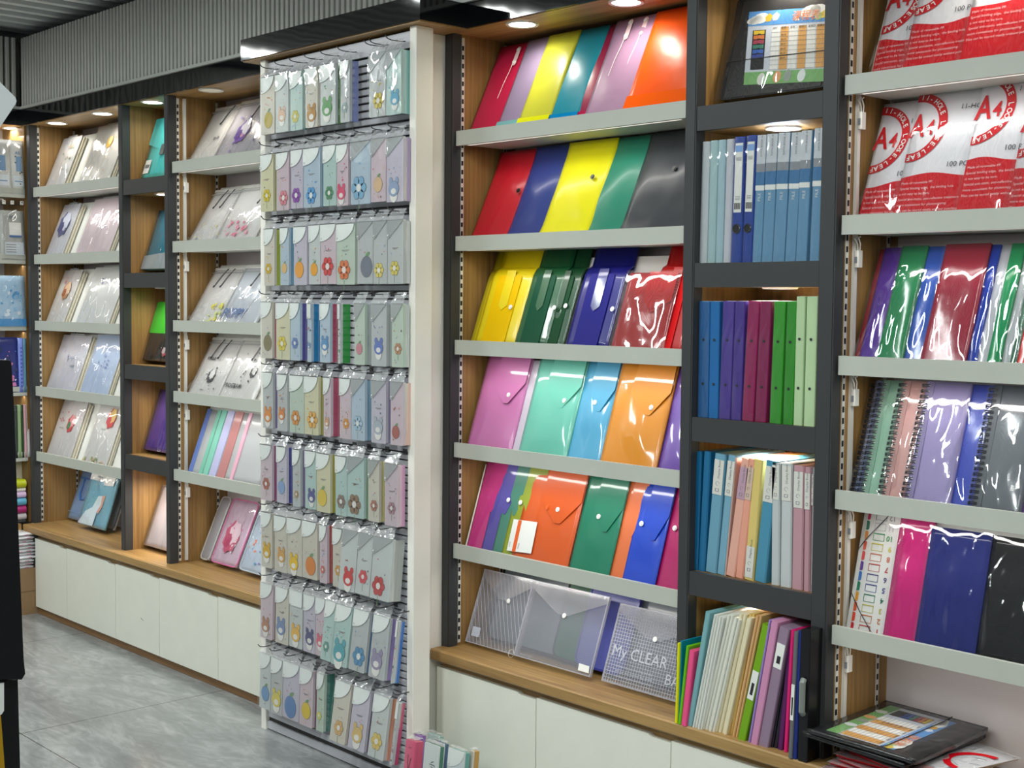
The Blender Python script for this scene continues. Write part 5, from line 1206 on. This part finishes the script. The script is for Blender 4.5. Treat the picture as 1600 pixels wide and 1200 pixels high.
def counter_bag(label, xl, xr, y, h, off, tint, deco, al=.85, border=None, yb=2.83, wmin=.0, lean=24, grp='bags standing on the far counter', name='zip_bag'):
    L = Lean(.460, lean, yb, -4.93 if xl > 250 else -6.27); T, w = L.start(name, label, 'bag', xl, xr, y, off, grp); w = max(w, wmin)
    m = film('zipbag_%d_%d_%d' % tint, tint, al, .15, 8, .6, .45, ridged=True)
    M = MB(); sheet(M, 0, w, 0, h, .012, m, .006, .003, xl*.3, 12, 14); M.build('sleeve', T, None, True)
    if border:
        M = MB(); P = rrect(0, w, 0, h, .02, 4); M.tube([(x, -.012, z) for x, z in P+P[:1]], .003, pcol(border), 6); M.build('piping', T)
    if deco: M = MB(); deco(M, w, h, -.0195); M.build('printed_motif', T)
    wrap(T, w, h, .017, xl*.7, CLEAR, amp=.006); return T
counter_bag('smoky clear document bag standing left of the pink one on the far counter', 289, 333, 868, .27, .0, (198, 196, 202), None, .6, (210, 208, 206))
counter_bag('pink-edged zip bag with a raspberry blot print on the far counter', 331, 374, 884, .27, .014, (214, 188, 206), both(spiky([(200, 90, 120), (228, 200, 210), (190, 70, 110)], .5, .42, .06), scatter([(210, 120, 170), (240, 220, 230)], 31, 12)), .9, (226, 120, 176))
counter_bag('pale blue printed zip bag beside the pegboard on the far counter', 374, 408, 898, .25, .020, (196, 210, 226), scatter([(110, 160, 210), (226, 140, 120), (150, 110, 180)], 17, 26, r1=.01), .9, (200, 214, 228), wmin=.22)

# ---------------------------------------------------------------- far bay: clear bags
Lcs = [Lean(z, l, 2.78, -6.278) for z, l in zip(ZC, LEANC)]
gc_ = 'thick clear bags on the shelves of the far bay'
def thick(L, label, xl, xr, xs, y, h, deco, tint=(228, 226, 224), off=.0, side=(216, 210, 190), al=.86, name='clear_bag'):
    T, w = L.start(name, label, 'bag', xl, xr, y, off, gc_)
    G = on_lean(xs, y, L.zl, L.lean, off, 0, L.yb)[0]-L.a
    m = film('thickbag_%d_%d_%d' % tint, tint, al, .15, 8, .6, .45, ridged=True)
    n = 3; th = .024
    for k in range(1, n):
        M = MB(); M.plate(rrect(.006*k, min(w+.010*k, G), 0, h-.004*k, .006), -th+.0075*k, .005, plain('bag_layer_%d_%d_%d' % side, side, .4, coat=.3)); M.build('rear_layer', T)
    M = MB(); sheet(M, 0, w, 0, h, th, m, .003, .003, xl*.3, 12, 14, back=False); M.build('front_sheet', T, None, True)
    M = MB(); M.plate(rrect(.004, w-.004, .002, h-.004, .01), -th+.002, .003, plain('bag_core', (236, 236, 232), .5)); M.build('core', T)
    M = MB(); M.plate(rrect(w*.22, w*.70, h-.008, h+.010, .004), -th+.001, .003, FLAPC); M.build('grip_handle', T)
    if deco: M = MB(); deco(M, w, h, -th-.0064); M.build('printed_motif', T)
    wrap(T, w, h, th+.003, xl*.9, CLEAR, amp=.008)
    return T
S_ = .2625
rows_c = [
 ('top', (65, 107, 125, 292), 'speckled with small grey and blue dots', scatter([(150, 160, 190), (120, 150, 130), (180, 150, 120)], 2, 18, (.15, .9, .35, .9)), (214, 214, 216), (132, 178, 179, 283), 'with a yellow and tan print', both(spiky([(232, 190, 90), (236, 214, 150)], .6, .7, .028), scatter([(196, 170, 140)], 4, 8)), (216, 214, 210)),
 ('second', (62, 107, 126, 394), 'with a navy scribbled print', spiky([(86, 96, 140), (210, 214, 226), (70, 80, 130), (200, 206, 220)], .5, .62, .058), (214, 214, 222), (127, 178, 179, 394), 'with crumpled pink wrap', None, (222, 204, 210)),
 ('third', (66, 109, 122, 500), 'with a tan and brown print', both(spiky([(190, 140, 100), (220, 190, 160), (150, 90, 60)], .56, .62, .042), scatter([(210, 130, 130)], 6, 6, (.1, .4, .7, .9))), (220, 216, 214), (126, 178, 179, 506), 'with a tiny navy print at the top', scatter([(90, 100, 150)], 7, 8, (.35, .6, .7, .85), .004, .008), (216, 216, 214)),
 ('fourth', (70, 126, 133, 606), 'with faint grey-blue lettering', both(words([('DAILY', .60, .44, .016, (120, 130, 150), True)]), scatter([(170, 180, 210)], 8, 10, (.2, .7, .4, .8))), (214, 212, 220), (133, 178, 179, 612), 'tinted pale blue with a loose sketch', both(scatter([(120, 140, 190)], 9, 12, (.35, .7, .45, .8)), words([('Bunny', .35, .76, .014, (110, 120, 160), False)])), (190, 206, 232)),
 ('lowest', (74, 119, 139, 712), 'with a red berry-like print', both(spiky([(206, 60, 70), (226, 160, 160), (60, 130, 90)], .62, .60, .040), scatter([(196, 80, 100)], 10, 6, (.1, .4, .5, .8)), words([('Happy day', .2, .5, .011, (90, 110, 90), False)])), (220, 216, 216), (138, 178, 179, 716), 'with a red and yellow print', both(spiky([(200, 60, 60), (232, 200, 120), (210, 70, 80)], .66, .76, .044), words([('Sweet', .36, .56, .016, (80, 120, 100), False)]), scatter([(150, 170, 110), (214, 180, 160)], 11, 12, (.02, .98, .03, .10), .008, .012)), (222, 220, 218)),
]
for i, (rn, a, d1, f1, t1, b_, d2_, f2, t2_) in enumerate(rows_c):
    thick(Lcs[i], 'left clear bag %s, far bay %s shelf' % (d1, rn), a[0], a[1], a[2], a[3], .285, f1, t1)
    thick(Lcs[i], 'right clear bag %s, far bay %s shelf' % (d2_, rn), b_[0], b_[1], b_[2], b_[3], .295 if i else .31, f2, t2_)
def handle_deco(M, w, h, y):
    c = pcol((50, 122, 196)); M.tube([(w*.28, y, h*.80), (w*.30, y-.004, h*.52), (w*.42, y-.005, h*.40), (w*.60, y-.005, h*.42), (w*.78, y-.004, h*.66), (w*.86, y, h*.82)], .0045, c, 6); M.box(w*.1, w*.98, y-.001, y, h*.80, h*.84, c)
    M.box(.0, w, y-.001, y, h*.13, h*.14, pcol((130, 160, 200)))
counter_bag('blue file bag with a brighter blue carry handle on the far counter', 84, 128, 808, .25, .0, (130, 166, 208), handle_deco, .95, yb=2.87, lean=20, wmin=.22)
counter_bag('dark-edged clear bag tucked behind the teal folder on the far counter', 165, 177, 840, .24, .0, (176, 180, 184), None, .8, (70, 72, 76), yb=2.87, lean=20)
def horse(M, w, h, y):
    M.plate([(w*.04, h*.02), (w*.60, h*.02), (w*.62, h*.30), (w*.70, h*.44), (w*.66, h*.60), (w*.52, h*.58), (w*.42, h*.36), (w*.2, h*.26)], y, .0005, pcol((214, 226, 232))); M.plate([(w*.66, h*.60), (w*.78, h*.62), (w*.76, h*.40), (w*.68, h*.26), (w*.62, h*.30), (w*.70, h*.44)], y-.0005, .0005, pcol((222, 170, 150)))
    M.plate([(w*.06, h*.86), (w*.60, h*.86), (w*.62, h*.80), (w*.95, h*.82), (w*.97, h*.985), (w*.05, h*.99)], y-.001, .0006, PAPER); M.text('Unicorn', w*.34, h*.92, y-.002, .014, INK); M.box(w*.36, w*.6, y-.0019, y-.0016, h*.885, h*.89, INKG); M.box(w*.34, w*.62, y-.0019, y-.0016, h*.868, h*.873, INKG)
T = counter_bag('teal blue snap folder with a white header card, in front on the far counter', 121, 165, 832, .25, .03, (120, 178, 198), horse, .96, yb=2.84, lean=18)

# ---------------------------------------------------------------- narrow far tower
def cub(zr, label, xl, y, h, rgb, fn=None, name='wrapped_folder', cat='folder', yb=2.80, w=.30, lean=18, mat=None):
    L = Lean(zr+.030+.011, lean, yb, -5.342); T, ww = L.start(name, label, cat, xl, xl+60, y, 0, 'folders in the narrow far tower')
    mx = -5.012-L.a; w = min(w, mx)
    M = MB(); sheet(M, 0, w, 0, h, .02, mat or vinyl(rgb, .18), .006, .004, xl, 12, 14); M.build('sleeve', T, None, True)
    if fn: fn(T, w, h)
    wrap(T, w, h, .026, xl, CLEAR, amp=.008); return T
def turq(T, w, h):
    M = MB(); n = 10; pts = [(0, h), (0, h*.56)]+[(w*k/n, h*(.56-.12*math.sin(math.pi*k/n*.9))) for k in range(1, n+1)]+[(w, h)]; M.plate(pts, -.029, .002, vinyl((70, 196, 196), .2)); M.build('flap', T)
    M = MB(); M.plate(rrect(w*.42, w*.52, h*.34, h*.52, .004), -.034, .005, plain('grey_clasp', (92, 96, 98), .4)); M.build('clasp', T)
    M = MB(); M.box(w*.06, w*.22, -.0285, -.028, h*.05, h*.28, PAPER); M.box(w*.08, w*.2, -.029, -.0285, h*.14, h*.2, INKG); M.build('price_tag', T)
cub(2.006, 'turquoise folder with a curved flap and grey clasp, top of the narrow tower', 206, 279, .265, (80, 200, 198), turq)
cub(1.614, 'teal folder wrapped in glossy film, second cubby of the narrow tower', 203, 424, .27, (26, 112, 136), lambda T, w, h: (lambda M: (M.plate([(0, .0), (w, .0), (w, h*.3), (0, h*.22)], -.0275, .001, plain('grey_foot', (150, 160, 164), .3)), M.build('pale_foot', T)))(MB()))
def grnbag(T, w, h):
    M = MB(); M.plate(rrect(.004, w, h*.46, h, .01), -.0285, .002, plain('vivid_green_panel', (50, 190, 40), .25)); M.build('green_panel', T)
    M = MB(); spiky([(190, 80, 90), (40, 30, 34), (200, 190, 190)], .62, .20, .03)(M, w, h, -.028); M.build('printed_motif', T)
cub(1.226, 'black bag with a vivid green top panel, third cubby of the narrow tower', 200, 566, .26, (30, 28, 30), grnbag, 'wrapped_bag', 'bag')
cub(.839, 'purple folder with a small white price tag, fourth cubby of the narrow tower', 207, 711, .27, (84, 54, 142), lambda T, w, h: (lambda M: (M.box(w*.45, w*.68, -.0365, -.036, h*.70, h*.88, PAPER), M.box(w*.5, w*.64, -.037, -.0365, h*.76, h*.78, INKG), M.build('price_tag', T)))(MB()))
cub(.42, 'pale pinkish wrapped bag standing on the counter in the narrow tower', 217, 852, .27, (206, 196, 200), None, 'wrapped_bag', 'bag', 2.80, .30, 20)

# ---------------------------------------------------------------- end unit round the corner
XU = -6.34
def eb(M, name, o=None, par=None): return M.build(name, par)
T = thing('shelving_bay', 'end bay round the corner, seen edge-on at the left', 'shelving', (-6.45, 2.2, .42)); t0 = T.location.copy()
M = MB(); M.box(-6.62, -6.60, 1.8, 2.70, .42, ZS, BACK); o = M.build('back_panel', T); o.location = -t0
M = MB(); M.box(-6.60, XU-.005, 2.696, 2.714, .42, ZS, OAKZ); o = M.build('side_panel', T); o.location = -t0
M = MB(); M.box(-6.60, XU-.005, 1.782, 1.80, .42, ZS, OAKZ); o = M.build('side_panel', T); o.location = -t0
ZE = [2.027, 1.713, 1.394, 1.080, .764]
for i, z in enumerate(ZE):
    t = thing('lipped_shelf', 'grey-white lipped shelf round the corner, %s at the left edge' % ordn[i], 'shelf', (XU, 2.24, z-.045), group='lipped shelves round the corner'); q0 = t.location.copy()
    M = MB(); M.box(XU-.012, XU, 1.802, 2.694, z-.045, z, LIP); o = M.build('lip', t); o.location = -q0
    M = MB(); M.box(-6.595, XU-.012, 1.802, 2.694, z-.036, z-.031, LIP); o = M.build('shelf_board', t); o.location = -q0
area('shelf_lamp', (XU-.05, 2.3, 2.28), .05, .8, 1.6, (1, .97, .93))
for z in (1.66, 1.34, 1.03): area('shelf_lamp', (XU-.04, 2.3, z), .02, .8, .5, (1, .97, .93))
M = MB(); M.box(-6.62, XU+.03, 1.6, 2.645, .385, .42, OAKX); tag(M.build('counter_top', None, (-6.48, 2.1, .385)), 'short oak counter top round the corner at the left edge', 'counter')
T = thing('base_cabinet', 'cream base cabinet round the corner, behind the cardboard box', 'cabinet', (-6.5, 2.1, 0)); M = MB(); M.box(-.11, .145, -.5, .54, 0, .385, WHITE); M.build('carcass', T)
M = MB(); M.box(.145, .16, -.45, .53, .036, .36, DOOR); M.build('door', T)
ge = 'goods on the end shelves round the corner'
def end_item(name, label, cat, pa, pb, zb, h, rgb, depth=.02, back=.02, deco=None, wrapped=True, lean=.08, mat=None):
    """pa, pb: photo columns; the row of the photo follows from the shelf height"""
    A = at_x(pa, 500, XU-back); B = at_x(pb, 500, XU-back)
    t = thing(name, label, cat, (XU-back, A.y, zb), rx=-lean, rz=math.pi/2, group=ge); w = B.y-A.y
    M = MB(); sheet(M, 0, w, 0, h, depth, mat or vinyl(rgb, .25), .003, .001, pa, 6, 8); M.build('sleeve', t, None, True)
    if deco: M = MB(); deco(M, w, h, -depth-.004); M.build('printed_motif', t)
    if wrapped: wrap(t, w, h, depth+.003, pa, amp=.005)
    return t
def bluelab(M, w, h, y):
    M.box(w*.1, w*.9, y-.0006, y, h*.14, h*.34, pcol((222, 230, 236))); M.box(w*.35, w*.75, y-.001, y-.0006, h*.42, h*.70, pcol((120, 160, 200))); M.text('A5', w*.3, h*.74, y-.001, .02, pcol((90, 130, 180)), True); M.box(w*.2, w*.8, y-.001, y-.0006, h*.22, h*.24, pcol((110, 150, 190)))
def packlab(M, w, h, y):
    M.box(w*.35, w*.85, y-.0006, y, h*.48, h*.76, PAPER); M.box(w*.35, w*.85, y-.001, y-.0006, h*.46, h*.50, pcol((60, 110, 170))); M.box(w*.15, w*.92, y-.0006, y, h*.10, h*.36, pcol((206, 214, 220)))
    for k in range(4): M.box(w*.2, w*.6, y-.001, y-.0006, h*(.15+.05*k), h*(.165+.05*k), INKG)
    M.text('100%', w*.3, h*.84, y-.0006, .02, INKG, True)
end_item('card_pack', 'white film pack with pale blue print at the top left photo edge', 'pack', -14, 18, 1.998, .255, (214, 216, 214), deco=bluelab)
end_item('card_pack', 'white film pack with a doodle print, right one on the top end shelf', 'pack', 19.5, 39, 1.998, .255, (218, 220, 218), deco=both(bluelab, scatter([(60, 64, 70)], 41, 8)))
end_item('card_pack', 'grey clear pack with a white label panel on the second end shelf', 'pack', 1, 39, 1.684, .235, (176, 178, 174), deco=packlab)
for k, px in enumerate((3, 16, 31)):
    q = at_x(px, 312, XU-.03); t = thing('display_hook', 'chromed hook end above the grey pack, %s of three' % ('left', 'middle', 'right')[k], 'hook', (XU-.14, q.y, 1.955), group='chromed hooks on the end shelf')
    M = MB(); M.tube([(0, 0, 0), (.12, 0, 0), (.135, 0, .006)], .003, CHROME, 6); M.box(.130, .134, -.008, .008, -.006, .012, STRIPW); M.build('wire_arm', t)
M = MB()
end_item('card_pack', 'pale blue printed pack standing on the third end shelf', 'pack', -10, 39, 1.365, .245, (176, 208, 232), deco=both(scatter([(90, 160, 214), (226, 236, 244), (140, 190, 226)], 44, 26, r1=.016), lambda M, w, h, y: M.box(0.002, w-.002, y-.0006, y, .004, h*.16, pcol((60, 150, 210)))))
end_item('picture_book', 'dark violet-blue printed book on the fourth end shelf', 'book', -8, 26, 1.051, .265, (48, 56, 120), wrapped=False, deco=scatter([(226, 226, 236), (200, 120, 170), (90, 130, 200), (30, 40, 90)], 46, 30, r1=.016))
end_item('picture_book', 'periwinkle book spine beside the violet book, fourth end shelf', 'book', 26.5, 33, 1.051, .262, (132, 150, 226), wrapped=False, lean=.02, deco=lambda M, w, h, y: [M.box(w*.3, w*.7, y-.0006, y, h*(.1+.07*k), h*(.13+.07*k), pcol((70, 90, 180))) for k in range(11)])
end_item('picture_book', 'slim teal-grey book beside the periwinkle one, fourth end shelf', 'book', 33.5, 38, 1.051, .26, (104, 152, 176), wrapped=False, lean=.02)
for k, (a, b_, c, nm) in enumerate(((14, 23, (60, 70, 66), 'dark slate'), (23.5, 29, (150, 176, 130), 'sage green'), (29.5, 33, (50, 76, 48), 'dark green'), (33.5, 38, (226, 176, 186), 'pale pink'), (38.5, 43, (226, 224, 220), 'off-white'))):
    end_item('slim_file', 'slim %s file on the lowest lipped end shelf' % nm, 'file', a, b_, .735, .255, c, wrapped=False, lean=.02+.01*k)
end_item('backing_card', 'blank cream card behind the folded cloths on the end counter', 'card', 10, 45, .424, .30, (226, 218, 204), wrapped=False, back=.10, lean=0)
zz = .421
for k, (c, hh, nm) in enumerate((((70, 76, 74), .012, 'dark grey strip'), ((190, 184, 186), .032, 'pale grey cloth'), ((170, 36, 110), .036, 'magenta cloth'), ((96, 172, 200), .036, 'light blue cloth'), ((214, 186, 220), .030, 'pale lilac cloth'), ((236, 232, 220), .016, 'cream cloth'), ((186, 196, 20), .040, 'lime green cloth'))):
    T = thing('folded_cloth', 'folded %s, %s in the stack on the end counter' % (nm, ('first', 'second', 'third', 'fourth', 'fifth', 'sixth', 'seventh')[k]+' from below'), 'cloth', (XU-.045, 2.50, zz), group='folded cloths stacked on the end counter')
    M = MB(); n = 10; P = []
    r = hh/2
    for j in range(n+1): a = -math.pi/2+math.pi*j/n; P.append((.04+r*.9*math.cos(a), -.13, r+r*math.sin(a)))
    P += [(-.10, -.13, hh), (-.10, -.13, 0)]
    M.prism(P[::-1], (0, .31, 0), plain('cloth_%d_%d_%d' % c, c, .45, coat=.2)); M.build('fold', T); zz += hh+.0012
# cardboard box with a pile of pink-printed bags
T = thing('cardboard_box', 'brown cardboard box on the floor in the far corner', 'box', (-6.265, 2.53, 0))
CB = plain('brown_cardboard', (150, 120, 86), .8)
M = MB(); M.box(-.055, .06, -.17, .155, 0, .222, CB); M.build('carton', T); M = MB(); M.box(.06, .0606, -.168, .153, .108, .114, plain('cardboard_crease', (126, 98, 68), .8)); M.build('fold_crease', T)
zz = .2235; rr_ = random.Random(4)
for k in range(11):
    T = thing('folded_bag', 'pink-printed folded plastic bag, %s from below in the pile on the cardboard box' % ('first', 'second', 'third', 'fourth', 'fifth', 'sixth', 'seventh', 'eighth', 'ninth', 'tenth', 'eleventh')[k], 'bag', (-6.262+rr_.uniform(-.006, .006), 2.52+rr_.uniform(-.012, .012), zz), group='folded bags piled on the cardboard box')
    th = .0155
    def P(u, v):
        e = min(1, 9*min(u, 1-u), 9*min(v, 1-v)); return ((u-.5)*.125, (v-.5)*.30, th*(.35+.6*e)+.002*noise.noise(V((u*6, v*9, k))))
    n = 12; vs = [P(a/n, b_/n) for b_ in range(n+1) for a in range(n+1)]; fs = [(b_*(n+1)+a, b_*(n+1)+a+1, (b_+1)*(n+1)+a+1, (b_+1)*(n+1)+a) for b_ in range(n) for a in range(n)]
    M = MB(); M.add(vs, fs, WH); M.bbox(-.06, .06, -.145, .145, 0, th*.5, WH, .003); M.build('bag_film', T, None, True)
    M = MB()
    for q in range(5): y0 = -.13+.058*q+rr_.uniform(-.01, .01); M.box(.0602, .0612, y0, y0+rr_.uniform(.015, .035), .002, th*.42, pcol([(206, 120, 150), (190, 90, 130), (160, 80, 120)][q % 3]))
    M.build('pink_print', T); zz += th*.97+.0005

# ---------------------------------------------------------------- things close to the camera at the left edge
NX = -1.25
def nearp(px, py): q = at_x(px, py, NX); return (q.y, q.z)
T = thing('display_stand', 'black plastic stand with a yellow strip, very near at the left edge', 'stand', (NX-.06, .45, 0)); t0 = T.location.copy()
out = [nearp(*p) for p in ((18, 568), (16, 563), (-60, 561), (-60, 1060), (34, 1062), (39.5, 1053), (37, 1030), (31, 885), (27.5, 796), (22, 640))]
M = MB(); M.prism([(NX, y, z) for y, z in out], (-.12, 0, 0), DARK); o = M.build('upper_housing', T); o.location = -t0
lo = [nearp(34.5, 1062), nearp(-60, 1060)]; g = nearp(38, 1200); sl_ = (g[0]-lo[0][0])/(lo[0][1]-g[1])
M = MB(); y0 = lo[0][0]; z0 = lo[0][1]-.002; M.prism([(NX-.01, y0, z0), (NX-.01, y0-.12, z0), (NX-.01, y0-.12, 0), (NX-.01, y0+.01, 0), (NX-.01, g[0], g[1])], (-.10, 0, 0), DARK); o = M.build('lower_post', T); o.location = -t0
M = MB(); P4 = [nearp(*p) for p in ((0, 1068), (9, 1068), (9, 1112), (5, 1118), (3, 1118))]; P4 = [(y0-.10, P4[0][1])]+P4[1:-1]+[(y0-.10, P4[-1][1])]; M.prism([(NX-.004, y, z) for y, z in P4], (-.006, 0, 0), PAPER); o = M.build('white_label', T); o.location = -t0
a = nearp(4, 1119); c = nearp(10, 1200); M = MB(); M.prism([(NX-.004, a[0], a[1]), (NX-.004, a[0]-.08, a[1]), (NX-.004, a[0]-.08, .1), (NX-.004, c[0]+.012, .1), (NX-.004, c[0], c[1])], (-.006, 0, 0), plain('amber_strip', (176, 136, 10), .4)); o = M.build('yellow_strip', T); o.location = -t0
T = thing('hanging_sign', 'white hanging sign whose corner pokes in at the upper left', 'sign', (NX, .45, 1.6)); t0 = T.location.copy()
P5 = [nearp(*p) for p in ((24, 152), (26, 158), (24, 163), (-2, 202), (-40, 170), (-2, 126))]
M = MB(); M.prism([(NX, y, z) for y, z in P5], (-.03, 0, 0), plain('sign_white', (214, 220, 220), .4)); o = M.build('sign_board', T); o.location = -t0
q = nearp(-20, 140); M = MB(); M.tube([(NX-.015, q[0], q[1]), (NX-.015, q[0], CEIL)], .0015, STRIPW, 5); o = M.build('suspension_wire', T); o.location = -t0
